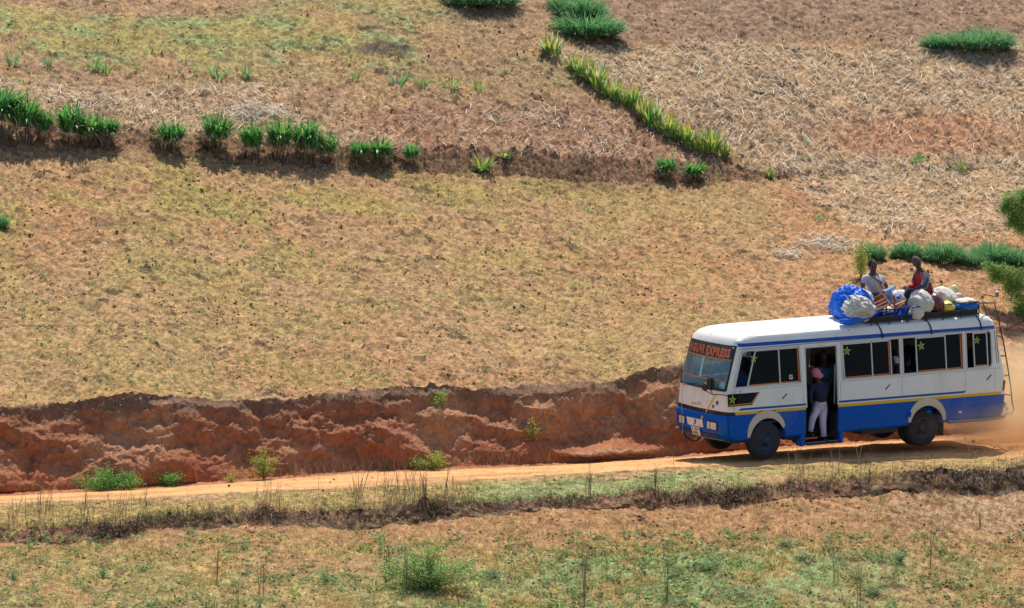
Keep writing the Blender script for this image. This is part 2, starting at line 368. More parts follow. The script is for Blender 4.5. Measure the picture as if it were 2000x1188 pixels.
# straw litter
def scatter_straw():
    px, py = rand_region(135000, -60, 2060, -30, 500)
    P = base_at(px, py); s = strawmap(px, py, nm(P, 1.6, 61)); cl = sst(.33, .62, fbm(P[:, 0], P[:, 1], .55, 3, 201))
    keep = rng.rand(len(px)) < s*(.25+.75*cl)*.75
    heap = np.clip(blob(px, py, 495, 228, 75, 20)+blob(px, py, 1620, 475, 60, 16)+blob(px, py, 1540, 500, 0+30, 8)+.7*blob(px, py, 160, 215, 90, 30), 0, 1)
    keep |= rng.rand(len(px)) < heap*.8
    hx = np.r_[rng.randn(1300)*34+500, rng.randn(500)*26+1615, rng.randn(300)*20+1545, rng.randn(350)*40+160]; hy = np.r_[rng.randn(1300)*9+228, rng.randn(500)*7+478, rng.randn(300)*5+502, rng.randn(350)*12+212]
    px = np.r_[px[keep], hx]; py = np.r_[py[keep], hy]; P = base_at(px, py); n = len(P)
    base_dir = (fbm(P[:, 0], P[:, 1], 1.3, 2, 207)-.5)*6
    yaw = base_dir*.35+rng.randn(n)*.75+(rng.rand(n) < .5)*np.pi
    P[:, 2] += .015+.04*rng.rand(n)
    V, F, C = blades(P, yaw, 1.35+.28*rng.rand(n), .08+.36*rng.rand(n)**1.6, .006+.011*rng.rand(n), (rng.rand(n)-.4)*.7, 3,
                     pick([[.66, .56, .42], [.76, .68, .54], [.60, .47, .33], [.42, .31, .21], [.92, .86, .74]], n, .15), None, grad_at(px, py), shape=.5)
    return V, F, C
def scatter_sparse_straw():
    px, py = rand_region(6500, -60, 2060, 0, 760); px2, py2 = rand_region(1500, -60, 2060, 1000, 1230)
    px = np.r_[px, px2]; py = np.r_[py, py2]; P = base_at(px, py); n = len(P); P[:, 2] += .015
    return blades(P, rng.rand(n)*6.3, 1.3+.3*rng.rand(n), .04+.26*rng.rand(n)**2.5, .005+.007*rng.rand(n), (rng.rand(n)-.4)*1.2, 3, pick([[.55, .42, .28], [.42, .30, .19], [.66, .55, .4], [.2, .13, .09]], n), None, grad_at(px, py), shape=.5)
stuff('straw_litter', [scatter_straw(), scatter_sparse_straw()], M_STRAW, 'pale dry maize straw strewn over the upper fields')

# low field grass: tiny tufts
def tufts(px, py, cols, h, nb, w, spread=.04, lean=.5):
    P = base_at(px, py); n = len(P); R = np.repeat(P, nb, 0); N = len(R)
    R[:, :2] += rng.randn(N, 2)*spread; R[:, 2] -= .005
    hh = np.repeat(h, nb)*(.6+.8*rng.rand(N)); c = np.repeat(cols, nb, 0)*(.8+.4*rng.rand(N, 1))
    return blades(R, rng.rand(N)*6.3, rng.rand(N)*lean, hh, w*(.6+.8*rng.rand(N)), .3+rng.rand(N)*1.0, 2, c)
def scatter_grass():
    out = []
    px, py = rand_region(90000, -60, 2060, -20, 1230); pl, ql = rand_region(42000, -60, 2060, 925, 1230); px = np.r_[px, pl]; py = np.r_[py, ql]
    P = base_at(px, py); n1 = nm(P, 1.6, 61); n2 = nm(P, .7, 67); g, gr = grassmap(px, py, n1, n2)
    fx = fbm(P[:, 0], P[:, 1], .25, 3, 211)
    keep = rng.rand(len(px)) < g*sst(.35, .6, fx)*np.where(py > 900, 1.0, .62)
    px, py, gr = px[keep], py[keep], gr[keep]; n = len(px)
    low = py > 925
    col = np.where((rng.rand(n) < gr)[:, None], pick([[.19, .33, .11], [.30, .43, .13], [.20, .38, .15], [.36, .38, .15], [.34, .26, .14]], n), pick([[.36, .30, .08], [.43, .34, .11], [.26, .32, .08], [.42, .33, .16], [.22, .31, .09]], n))
    h = np.where(low, .04+.08*rng.rand(n)**1.5, .02+.035*rng.rand(n))
    out.append(tufts(px, py, col, h, 4, .010, .05, 1.0))
    return out
stuff('field_grass', scatter_grass(), M_GRASS, 'sparse low yellow-green grass covering the fields and verge')

# small broad leaved weeds
def scatter_weeds():
    out = []
    px, py = rand_region(2300, -60, 2060, 300, 770); px2, py2 = rand_region(1500, 0, 2000, 1045, 1230); px3, py3 = rand_region(200, 0, 2060, 0, 300); px4, py4 = rand_region(120, -40, 1200, 700, 765)
    px = np.r_[px, px2, px3, px4]; py = np.r_[py, py2, py3, py4]; low = py > 900
    P = base_at(px, py); cl = fbm(P[:, 0], P[:, 1], 1.2, 3, 221); keep = (rng.rand(len(px)) < sst(.35, .65, cl)+.12); P, low, py, px = P[keep], low[keep], py[keep], px[keep]
    size = np.where(low, .06+.10*rng.rand(len(P)), .025+.055*rng.rand(len(P))); nb = 10
    green = np.where(((py > 690) | low)[:, None], pick([[.26, .40, .15], [.19, .30, .12], [.38, .42, .15], [.30, .36, .14]], len(P)), pick([[.28, .42, .17], [.34, .44, .14], [.24, .40, .22]], len(P)))
    R = np.repeat(P, nb, 0); S = np.repeat(size, nb); R[:, :2] += rng.randn(len(R), 2)*S[:, None]*.55; R[:, 2] += S*rng.rand(len(R))*.7
    out.append(leafcloud(R, S*.65+.015, np.repeat(green, nb, 0)*(.8+.4*rng.rand(len(R), 1))))
    return out
stuff('field_weeds', scatter_weeds(), M_GRASS, 'small broad-leaved green weeds dotted over the bare soil')

# clods
def icos():
    t = (1+5**.5)/2; v = np.array([[-1, t, 0], [1, t, 0], [-1, -t, 0], [1, -t, 0], [0, -1, t], [0, 1, t], [0, -1, -t], [0, 1, -t], [t, 0, -1], [t, 0, 1], [-t, 0, -1], [-t, 0, 1]])/1.9
    f = np.array([[0, 11, 5], [0, 5, 1], [0, 1, 7], [0, 7, 10], [0, 10, 11], [1, 5, 9], [5, 11, 4], [11, 10, 2], [10, 7, 6], [7, 1, 8], [3, 9, 4], [3, 4, 2], [3, 2, 6], [3, 6, 8], [3, 8, 9], [4, 9, 5], [2, 4, 11], [6, 2, 10], [8, 6, 7], [9, 8, 1]])
    return v, f
def scatter_clods():
    v, f = icos(); px, py = rand_region(42000, -60, 2060, -20, 1230)
    P = base_at(px, py); cl = fbm(P[:, 0], P[:, 1], .7, 3, 231)
    road = (py < ip(R1py, px)+4) & (py > ip(R2py, px)-2); cut = (py <= ip(R2py, px)+2) & (py > ip(CTpy, px)-4)
    keep = (rng.rand(len(px)) < .12+.88*sst(.42, .65, cl)) & ~cut & (~road | (rng.rand(len(px)) < .10)); P, px, py = P[keep], px[keep], py[keep]; n = len(P)
    size = .008+.026*rng.rand(n)**3
    V = v[None]*(1+.35*rng.randn(n, 12, 1).clip(-1, 1))*size[:, None, None]*np.array([1.1, 1.0, .75]); V = V+P[:, None, :]+np.array([0, 0, .004])
    F = (f[None]+12*np.arange(n)[:, None, None]).reshape(-1, 3)
    c = ground_color(px, py, P, 'x')*.9
    up = (py < ip(TTpy, px)); c = np.where((rng.rand(n) < .05)[:, None], np.array([.17, .105, .075]), c)
    return V.reshape(-1, 3), F, np.repeat(c, 12, 0)
stuff('soil_clods', [scatter_clods()], M_CLOD, 'crumbly clods of earth lying over the fields')

# ------------------------------------------------------------------ plants
def R_(a, b, n): return a+(b-a)*rng.rand(n)
def ring(n, rad, z=0, ell=1.0):
    a = rng.rand(n)*2*np.pi; r = rad*np.sqrt(rng.rand(n)); return np.stack([r*np.cos(a)*ell, r*np.sin(a), np.full(n, float(z))], 1), a
def part(name, parts, m, parent): V, F, C = merge(parts); return link(name, npmesh(name, V, F, C), m, parent)
GA = [[.045, .22, .065], [.08, .33, .08], [.14, .46, .10], [.06, .27, .09]]
def broad_clump(seed):                      # about 0.65 m wide, 0.75 m high
    rng.seed(seed); e = empty('grass_clump')
    n = 200; P, a = ring(n, .22, .20); P[:, 2] += R_(0, .16, n)
    lv = blades(P, a+rng.randn(n)*.5, R_(.05, .85, n), R_(.20, .44, n), R_(.032, .062, n), R_(.1, 1.9, n), 4, pick(GA, n, .25), pick([[.34, .55, .10], [.16, .42, .09], [.55, .55, .14]], n), None, None, 1.0)
    P2, a2 = ring(40, .14, .20); st = blades(P2, a2, R_(0, .3, 40), R_(.3, .5, 40), R_(.015, .025, 40), R_(0, .4, 40), 3, pick(GA, 40), None, None, R_(0, 6.3, 40), .4)
    part('leaves', [lv, st], M_LEAF, e)
    n = 150; P, a = ring(n, .19, .24); P[:, 2] += R_(-.06, .1, n)
    sk = blades(P, a+rng.randn(n)*.3, R_(.5, 1.3, n), R_(.2, .40, n), R_(.008, .018, n), R_(1.2, 2.2, n), 4, pick([[.72, .60, .44], [.50, .38, .27], [.26, .18, .13], [.40, .30, .21]], n, .25), None, None, R_(0, 6.3, n), .4)
    P, a = ring(50, .17, -.02); s2 = blades(P, a, R_(0, .4, 50), R_(.15, .3, 50), R_(.012, .02, 50), R_(0, .4, 50), 2, pick([[.16, .11, .07], [.26, .19, .13]], 50), None, None, R_(0, 6.3, 50), .3)
    part('dry_skirt', [sk, s2], M_STRAW, e); return e
def yellow_clump(seed):                     # about 0.4 m wide, 0.5 m high
    rng.seed(seed); e = empty('grass_clump')
    n = 58; P, a = ring(n, .13, .02)
    lv = blades(P, a+rng.randn(n)*.6, R_(.0, .75, n), R_(.26, .54, n), R_(.045, .075, n), R_(.1, 1.7, n)*(rng.rand(n) < .7), 5,
                pick([[.18, .46, .09], [.32, .56, .11], [.11, .34, .08], [.58, .58, .12], [.42, .54, .24]], n, .2), pick([[.62, .33, .08], [.60, .52, .10], [.75, .66, .48], [.36, .5, .12]], n), None, None, .7)
    part('leaves', [lv], M_LEAF, e)
    n = 26; P, a = ring(n, .10, .12); sk = blades(P, a, R_(.5, 1.2, n), R_(.12, .28, n), R_(.01, .02, n), R_(1.0, 2.2, n), 4, pick([[.6, .5, .36], [.42, .33, .23], [.2, .15, .1]], n, .2), None, None, R_(0, 6.3, n), .4)
    part('dry_skirt', [sk], M_STRAW, e); return e
def mound(seed, n=1500):                    # dense fine grass, 1.2 m wide, 0.45 high
    rng.seed(seed); e = empty('grass_mound')
    P, a = ring(n, .42, 0, 1.15); rr = np.hypot(P[:, 0], P[:, 1])/.5
    lv = blades(P, a+rng.randn(n)*.5, R_(0, .3, n)+rr*.5, R_(.26, .58, n)*(1.15-.45*rr), R_(.012, .026, n), R_(.3, 1.7, n), 4, pick([[.05, .24, .09], [.09, .34, .14], [.17, .44, .20], [.12, .33, .10]], n, .25), pick([[.36, .58, .34], [.16, .42, .18], [.42, .55, .16]], n), None, R_(0, 6.3, n), .8)
    part('blades', [lv], M_LEAF, e)
    n = 150; P, a = ring(n, .52, .04, 1.15); sk = blades(P, a, R_(.8, 1.4, n), R_(.1, .25, n), R_(.008, .014, n), R_(.3, 1.0, n), 3, pick([[.6, .55, .42], [.3, .3, .18]], n), None, None, None, .4)
    part('dry_skirt', [sk], M_STRAW, e); return e
def tuft(seed):                             # small loose tuft 0.35 wide, 0.3 high
    rng.seed(seed); e = empty('grass_tuft'); n = 30; P, a = ring(n, .06)
    part('blades', [blades(P, a+rng.randn(n)*.4, R_(.05, .7, n), R_(.16, .34, n), R_(.014, .028, n), R_(.1, 1.3, n), 4, pick([[.12, .36, .11], [.22, .48, .15], [.34, .48, .13], [.42, .55, .36]], n, .2), pick([[.55, .55, .14], [.4, .58, .28]], n), None, R_(0, 6.3, n), .8)], M_LEAF, e)
    return e
def shrub(seed, w, h, nst, leaf, cols, up=.6, dens=60, name='shrub', stemc=(.20, .13, .07), spr=1.6):
    rng.seed(seed); e = empty(name); st, lf = [], []
    for i in range(nst):
        a = rng.rand()*6.28; rr_ = rng.rand()**.7; tgt = np.array([math.cos(a)*w*.5*rr_, math.sin(a)*w*.3*rr_, h*(.35+.65*rng.rand())*(1.05-.45*rr_)])
        s = np.linspace(0, 1, 6)[:, None]; path = np.array([0, 0, 0])+tgt*s*np.array([1, 1, 0])+np.array([0, 0, 1])*tgt[2]*s**up+rng.randn(6, 3)*.012*s
        L = np.linalg.norm(tgt)
        for k in range(5):
            d = path[k+1]-path[k]; sv = np.cross(d, [0, 1, 0]); sv = sv/(np.linalg.norm(sv)+1e-6)*.005*(1.2-k/6)*max(1, h)
            st.append((np.array([path[k]-sv, path[k]+sv, path[k+1]+sv, path[k+1]-sv]), np.array([[0, 1, 2, 3]]), np.tile(np.array(stemc), (4, 1))))
            sv2 = np.array([0, np.linalg.norm(sv), 0]); st.append((np.array([path[k]-sv2, path[k]+sv2, path[k+1]+sv2, path[k+1]-sv2]), np.array([[0, 1, 2, 3]]), np.tile(np.array(stemc), (4, 1))))
        m_ = int(1.9*dens*L/.4)+8; t = rng.rand(m_)**.7*.93+.07; c = np.stack([np.interp(t, s[:, 0], path[:, j]) for j in range(3)], 1)+rng.randn(m_, 3)*leaf*spr
        c[:, 2] = np.maximum(c[:, 2], .01); lf.append(leafcloud(c, R_(.8, 1.5, m_)*leaf, pick(cols, m_, .25)))
    part('stems', st, M_STRAW, e); part('foliage', lf, M_LEAF, e); return e
def place(e, px, py, sx, sz, label, cat, group=None, rz=None, sy=None):
    p = base_at(px, py)[0]; e.location = (p[0], p[1], p[2]-.02); e.scale = (sx, sy or sx, sz); e.rotation_euler = (0, 0, rng.rand()*6.28 if rz is None else rz)
    return tag(e, label, cat, group)
used = set()
def inst(proto):
    if proto.name in used: return copy_tree(proto)
    used.add(proto.name); return proto
A = [broad_clump(300+i) for i in range(5)]; B = [yellow_clump(320+i) for i in range(6)]; T = [tuft(340+i) for i in range(5)]
SC = lambda y: 1/ (96.5*DIST/(DIST+y))
rowA = [(8, 268, 78, 92, 'tallest broad-leaved green clump at the left edge of the terrace row'), (48, 276, 66, 84, 'dense green clump second from the left edge of the terrace row'), (84, 278, 44, 58, 'smaller green clump third from the left edge of the terrace row, before the gap'),
        (138, 283, 58, 72, 'green clump on the left of the second thicket of the terrace row'), (172, 286, 58, 60, 'green clump in the middle of the second thicket of the terrace row'), (208, 285, 56, 50, 'low dark green clump on the right end of the second thicket of the terrace row'),
        (335, 298, 58, 56, 'lone shaggy green clump with dead leaves between the second thicket and the five tall clumps'), (424, 303, 62, 68, 'first of the five tall clumps in the middle of the terrace row, brown skirt below'), (492, 314, 52, 64, 'second of the five tall clumps, slim and yellow-green'),
        (546, 317, 54, 76, 'third of the five tall clumps, narrow with a bare brown base'), (600, 320, 68, 80, 'fourth and widest of the five tall clumps in the terrace row'), (636, 319, 46, 56, 'fifth and shortest of the five tall clumps in the terrace row'),
        (702, 322, 38, 42, 'small green clump on the terrace step just right of the five tall clumps'), (742, 326, 52, 46, 'spreading green clump on the terrace step, second right of the five tall clumps'), (803, 329, 34, 38, 'small round green clump on the terrace step, third right of the five tall clumps'),
        (1302, 347, 42, 46, 'green clump on the terrace step below the end of the diagonal row'), (1358, 349, 46, 36, 'low green clump right beside another on the terrace step near its right end')]
for i, (x, y, w_, h_, lb) in enumerate(rowA):
    s = SC(14); place(inst(A[i % 5]), x, y, w_*s/.66, h_*s/.58, lb, 'grass clump', 'broad-leaved grass clumps along the terrace step')
rowB = [(1120, 134), (1136, 150), (1152, 162), (1168, 176), (1184, 190), (1200, 198), (1218, 206), (1238, 214), (1256, 232), (1276, 246), (1292, 258), (1308, 266), (1326, 274), (1346, 286), (1372, 298), (1390, 301), (1416, 306)]
ordn = ['topmost', 'second', 'third', 'fourth', 'fifth', 'sixth', 'seventh', 'eighth', 'ninth', 'tenth', 'eleventh', 'twelfth', 'thirteenth', 'fourteenth', 'fifteenth', 'sixteenth', 'last']
for i, (x, y) in enumerate(rowB):
    s = SC(22); k = [.85, 1.2, .95, 1.35, .8, 1.1][i % 6]; place(inst(B[i % 6]), x, y, 34*s/.55*k, (46 if i not in (8, 14, 16) else 50)*s/.50*k, f'{ordn[i]} yellow-tipped grass clump counting down the diagonal row', 'grass clump', 'yellow-tipped grass clumps in the diagonal row')
place(inst(B[2]), 1078, 106, 1.15, 1.05, 'pale green grass clump standing alone above the diagonal row', 'grass clump')
place(inst(B[0]), 943, 340, .95, 1.0, 'yellow-orange grass clump leaning right on the terrace step', 'grass clump')
place(inst(B[3]), 1503, 350, .42, .75, 'small dry orange-green clump at the right end of the terrace step', 'grass clump')
place(inst(B[4]), 985, 318, .7, .45, 'low yellow-green clump on top of the dark terrace step', 'grass clump')
rowT = [(25, 127, 1.0, 1.35, 'upright green tuft near the left edge, upper field'), (93, 131, .8, .8, 'pale low tuft second from left, upper field'), (186, 137, 1.1, 1.4, 'broad upright tuft third from left, upper field'), (208, 139, .9, .9, 'yellowish tuft touching the third from left, upper field'),
        (270, 139, .35, 1.0, 'single thin green sprout in the upper field left of the wide tuft'), (350, 144, .35, .7, 'tiny yellow sprout in the upper field'), (382, 146, .4, .9, 'thin yellow-green sprout just left of the wide tuft'), (425, 151, 1.5, 1.35, 'wide pale-tipped tuft in the upper field'), (480, 153, .9, 1.0, 'two-bladed green tuft just right of the wide pale-tipped tuft'),
        (695, 166, .8, .7, 'grey-green tuft at the left of the grey-green upper line'), (778, 174, 1.4, 1.0, 'wide grey-green tuft with a brown tip, second in the upper line'), (826, 176, 1.1, 1.0, 'rounded grey-green tuft third in the upper line'), (882, 180, 1.4, 1.1, 'spreading grey-green tuft fourth in the upper line'), (934, 180, .7, 1.3, 'narrow grey-green tuft at the right end of the upper line')]
for i, (x, y, a, b, lb) in enumerate(rowT): place(inst(T[i % 5]), x, y, a*1.25, b*1.25, lb, 'grass tuft', 'grass tufts across the upper field')
for x, y, a, b, lb in [(1575, 278, .5, .7, 'dull brown tuft in the straw field above the terrace end'), (1105, 48, .8, 1.2, 'dark yellow-green tuft beside the grass mounds at the top edge')]: place(inst(T[1]), x, y, a, b, lb, 'grass tuft')
MD = [mound(360, 1700), mound(361, 1500), mound(362, 1500)]
for i, (x, y, a, b, lb) in enumerate([(1145, 61, 1.45, 1.0, 'big dark green grass mound at the top, lower one of the pair'), (1133, 36, 1.05, 1.05, 'green grass mound rising behind the big one at the top'), (1103, 20, .7, .9, 'small dull green mound at the upper left of the pair at the top'),
        (910, 12, .95, .8, 'left half of the green grass strip cut by the top edge'), (965, 12, 1.0, .8, 'right half of the green grass strip cut by the top edge'),
        (1840, 95, .85, .65, 'left end of the long green grass strip in the upper right field'), (1885, 97, 1.05, .8, 'middle of the long green grass strip in the upper right field'), (1930, 97, 1.1, .9, 'tall right end of the long green grass strip in the upper right field'),
        (1703, 500, .52, .72, 'leftmost of the grass mounds behind the roof passengers'), (1771, 499, .56, .72, 'grass mound behind the head of the man in the red jacket'), (1842, 511, .80, .85, 'grass mound in the middle of the line above the bus rear'), (1890, 515, .62, .62, 'dark grass mound between two bigger ones above the bus rear'), (1938, 512, .85, .9, 'large grass mound beside the tree branches at the right edge'), (1985, 520, .8, .8, 'grass mound half hidden by the tree branches at the right edge'), (-8, 442, .42, .6, 'small green mound cut by the left edge in the middle field')]):
    place(inst(MD[i % 3]), x, y, a*1.05, b*1.3, lb, 'grass mound', 'dense green grass mounds', rng.rand()*.6-.3, a*.9); 
FERN = [[.12, .42, .10], [.22, .54, .11], [.09, .33, .10], [.42, .56, .13]]
YEL = [[.38, .52, .09], [.52, .56, .12], [.22, .42, .08], [.55, .42, .12]]
def shr(px, py, w, h, n, leaf, cols, lb, cat='shrub', up=.6, dens=60, name='shrub', Y=0, rx=0, ry=0):
    s = SC(Y); e = shrub(int(px*7+py), w*s, h*s, n, leaf, cols, up, dens, name); place(e, px, py, 1, 1, lb, cat, None, 0); e.rotation_euler = (rx, ry, 0); return e
shr(205, 957, 150, 46, 22, .032, FERN, 'wide bright green bush at the roadside under the red cut, left', up=.5, dens=75)
shr(255, 955, 70, 40, 7, .03, YEL, 'yellow-green branch leaning out of the right side of the wide roadside bush')
shr(325, 950, 95, 32, 12, .032, FERN, 'low green bush right of the wide roadside bush', up=.5)
shr(452, 942, 40, 20, 7, .028, YEL, 'small dull yellow bush between the low bush and the tall one')
shr(516, 937, 66, 68, 11, .03, YEL, 'upright forked yellow-green bush at the roadside', dens=75)
shr(845, 918, 96, 42, 14, .032, YEL, 'bright yellow-green bush at the roadside below the middle of the cut', up=.5, dens=70)
shr(1098, 893, 16, 10, 5, .03, FERN, 'tiny green plant at the pale soil heap by the road')
shr(1041, 862, 34, 52, 6, .034, YEL, 'thin yellow-green sapling growing out of the red cut', dens=35)
shr(862, 775, 50, 34, 6, .034, YEL+FERN, 'green and orange creeper hanging over the edge of the cut', rx=1.2, ry=-.8)
shr(1682, 545, 30, 88, 7, .045, YEL, 'slender young tree behind the seated man in grey', 'young tree', .8, 55, 'young_tree', 6)
shr(1793, 316, 24, 18, 5, .05, FERN, 'small bright green plant in the bare red patch of the straw field', Y=20)
shr(1878, 334, 24, 20, 5, .05, YEL, 'small yellow-green plant with dead leaves, right of the bare red patch', Y=20)
shr(1600, 428, 16, 10, 4, .045, FERN, 'small leafy plant in the straw field above the bus', Y=14)
bigb = shr(835, 1150, 210, 96, 85, .040, FERN+[[.55, .60, .18], [.34, .56, .28], [.66, .46, .22], [.30, .58, .2]], 'large loose green bush in the lower field, flecked yellow and orange', up=.8, dens=20, Y=-9)
for x, y, w_, h_, lb in [(25, 1130, 44, 22, 'grey-green bush at the lower left corner'), (200, 1125, 36, 22, 'green bush in the lower left field'), (282, 1112, 26, 14, 'dark small bush below the bank, left'), (475, 1075, 30, 20, 'dark green bush just below the bank, left of middle'), (965, 1130, 60, 26, 'teal-green bush right of the large loose bush'),
        (1140, 1105, 50, 24, 'bluish green bush in the middle of the lower field'), (1535, 1068, 54, 26, 'green bush in the lower field below the bus door'), (1570, 1095, 50, 22, 'flat green bush beside another below the bus door'), (1385, 1115, 70, 26, 'spreading teal bush left of middle in the green patch'), (1760, 1105, 60, 28, 'pale green bush in the lower right field'), (1420, 1165, 80, 26, 'wide green bush at the bottom edge of the green patch'), (1700, 1165, 80, 34, 'wide olive bush at the bottom edge, right'), (640, 1140, 70, 26, 'olive bush left of the large loose bush'), (1330, 1180, 60, 24, 'low green bush at the bottom edge left of the wide one')]:
    shr(x, y, w_, h_, 9, .028, [[.16, .38, .20], [.26, .46, .18], [.14, .34, .18], [.36, .46, .18]], lb, Y=-9, up=.5, dens=45)
# tall weeds standing alone
def tall_weed(px, py, h, lb, green=0, head=0):
    s = SC(-8); H = h*s; rng.seed(int(px)); e = empty('tall_weed'); n = 4 if not green else 3
    P = rng.randn(n, 3)*[.03, .03, 0]; st = blades(P, R_(0, 6.3, n), R_(0, .10, n), H*R_(.75, 1, n), R_(.010, .014, n), R_(0, .2, n), 5, pick([[.20, .14, .09], [.28, .2, .12]], n), None, None, None, .15)
    P[:, 1] += .002; st2 = blades(P, R_(0, 6.3, n), R_(0, .05, n), H*R_(.6, .9, n), R_(.008, .012, n), R_(0, .15, n), 5, pick([[.24, .2, .10]], n), None, None, None, .15)
    m_ = int(H*90); z = (R_(.35, 1, m_) if green < 2 else R_(.7, 1, m_))*H; spread = .03+.05*(green > 0)+.05*(green > 1)
    c = np.stack([rng.randn(m_)*spread, rng.randn(m_)*spread, z], 1)
    sh_ = ([leafcloud(c, R_(.02, .045, m_), pick([[.2, .32, .1], [.3, .36, .1]] if green else [[.12, .07, .05], [.25, .17, .1]], m_))])
    part('foliage', sh_, M_LEAF, e) if green else None
    part('stem', [st, st2]+([] if green else sh_), M_STRAW, e)
    place(e, px, py, 1, 1, lb, 'weed', 'tall weeds standing alone in the lower ground', 0)
for a in [(423, 1130, 92, 'tall leafy weed below the bank, left', 1), (466, 1185, 52, 'weed with a bushy green head at the bottom edge, left', 2), (509, 1168, 84, 'thin dry weed at the bottom, between the bushy headed weed and the large bush', 0), (757, 1112, 50, 'thin dark weed at the left of the large bush', 0),
          (790, 1155, 96, 'leafy weed in front of the large bush', 1), (1142, 1182, 140, 'tallest weed of the lower field, dry top, in the middle', 0), (1303, 1172, 92, 'dark dry weed with seed heads right of the tallest one', 0), (1632, 1135, 66, 'thin dry weed below the bus door', 0), (1678, 1182, 118, 'tall leafy weed leaning below the bus rear wheel', 1),
          (1814, 1105, 72, 'straight weed with green top in the lower right field', 1), (1914, 1032, 36, 'small green weed below the bank at the right', 1), (1152, 968, 66, 'dry stalk standing on the green verge', 0), (1282, 962, 58, 'forked dry stalk on the verge near the bus front', 0), (1565, 925, 40, 'dry stalk on the verge under the bus door', 0), (830, 975, 44, 'dark beaded dry stalk left of middle on the verge', 0)]: tall_weed(*a)
# standing dry weeds and matted grass along the lower bank
rng.seed(900)
def dry_stalks():
    out = []
    px = np.concatenate([R_(-60, 250, 400), R_(250, 480, 50), R_(490, 960, 480), R_(960, 1500, 40), R_(1540, 1700, 70), R_(1700, 2060, 90)])
    px = px[rng.rand(len(px)) < sst(.38, .62, fbm(px, px*0, 28, 3, 303))*1.1+.08]; r1, lt = ip(R1py, px), ip(LTpy, px); py = lt-(lt-r1)*rng.rand(len(px))**1.4*.8+R_(-3, 10, len(px)); P = base_at(px, py); n = len(px)
    dens = fbm(px, px*0, 60, 3, 301); h = (.10+.5*rng.rand(n)**2.2)*(.55+.9*sst(.35, .65, dens)); h = np.where(px > 1690, h*.7, h)
    out.append(blades(P, R_(0, 6.3, n), R_(0, .25, n), h, R_(.006, .010, n), R_(0, .35, n), 4, pick([[.30, .22, .14], [.20, .13, .09], [.42, .33, .2], [.36, .3, .12]], n, .2), None, None, np.zeros(n), .15))
    m_ = rng.rand(n) < .7; R = np.repeat(P[m_], 5, 0); hh = np.repeat(h[m_], 5); R = R+rng.randn(len(R), 3)*[.03, .03, 0]; R[:, 2] += hh*R_(.7, 1.0, len(R))
    out.append(leafcloud(R, R_(.012, .03, len(R)), pick([[.12, .07, .05], [.22, .14, .09], [.3, .22, .15]], len(R))))
    return out
stuff('dry_stalks', dry_stalks(), M_STRAW, 'dry brown weed stalks with dark seed heads along the lower bank')
def bank_mat():
    out = []
    px = R_(-60, 2060, 9000); lt, lb = ip(LTpy, px)+wav(px, 60, 15, 5)+wav(px, 14, 8, 6), ip(LBpy, px); dn = fbm(px, px*0, 120, 3, 311)
    py = lt-4+(lb-lt)*rng.rand(len(px))*.7; P = base_at(px, py); n = len(px); keep = rng.rand(n) < .2+.9*sst(.35, .6, dn); P, px = P[keep], px[keep]; n = len(P)
    P[:, 1] -= .03
    col = pick([[.10, .07, .05], [.16, .11, .08], [.34, .26, .18], [.20, .18, .09], [.05, .04, .035], [.14, .10, .07]], n, .2); gr = (px > 1650)[:, None]; col = np.where(gr & (rng.rand(n, 1) < .4), [.40, .37, .33], col)
    out.append(blades(P, -np.pi/2+rng.randn(n)*.8, R_(.1, 1.0, n), R_(.06, .24, n), R_(.006, .014, n), R_(.6, 2.2, n), 3, col, None, None, R_(0, 6.3, n), .4))
    # turf fringe
    px = R_(-60, 2060, 4200); lt = ip(LTpy, px)+wav(px, 60, 15, 5)+wav(px, 14, 8, 6); P = base_at(px, lt-7*rng.rand(len(px))**1.5); n = len(px)
    out.append(blades(P, R_(0, 6.3, n), R_(0, .8, n), R_(.04, .11, n), R_(.007, .012, n), R_(.2, 1.2, n), 3, pick([[.30, .28, .11], [.38, .30, .16], [.22, .26, .10], [.24, .17, .1]], n, .2), None, None, R_(0, 6.3, n), .4))
    # stubs and pale litter on the terrace step and at the cut lip
    px = R_(640, 1540, 2200); P = base_at(px, ip(TTpy, px)+(ip(TBpy, px)-ip(TTpy, px))*rng.rand(len(px))); n = len(px); P[:, 1] -= .02
    out.append(blades(P, -np.pi/2+rng.randn(n)*.9, R_(.3, 1.2, n), R_(.08, .38, n), R_(.005, .011, n), R_(.3, 1.8, n), 4, pick([[.6, .5, .36], [.36, .27, .18], [.14, .09, .06], [.10, .07, .05]], n, .2), None, None, R_(0, 6.3, n), .4))
    px = R_(-60, 1420, 420); P = base_at(px, ip(CTpy, px)+R_(-4, 6, len(px))); n = len(px); P[:, 1] -= .12
    out.append(blades(P, -np.pi/2+rng.randn(n)*1.0, R_(.6, 1.4, n), R_(.08, .34, n), R_(.005, .010, n), R_(.5, 1.6, n), 4, pick([[.34, .24, .17], [.16, .10, .07], [.5, .4, .3]], n, .2), None, None, R_(0, 6.3, n), .4))
    # roadside dry grass at the foot of the cut
    px = np.concatenate([R_(560, 1080, 700), R_(-40, 560, 200)]); P = base_at(px, ip(R2py, px)-R_(0, 16, len(px))); n = len(px)
    out.append(blades(P, R_(0, 6.3, n), R_(0, .5, n), R_(.08, .36, n), R_(.005, .009, n), R_(0, .6, n), 3, pick([[.38, .28, .17], [.26, .18, .12], [.34, .33, .12]], n, .2), None, None, R_(0, 6.3, n), .3))
    return out
stuff('matted_grass', bank_mat(), M_STRAW, 'matted dead grass and roots hanging over the earth steps')

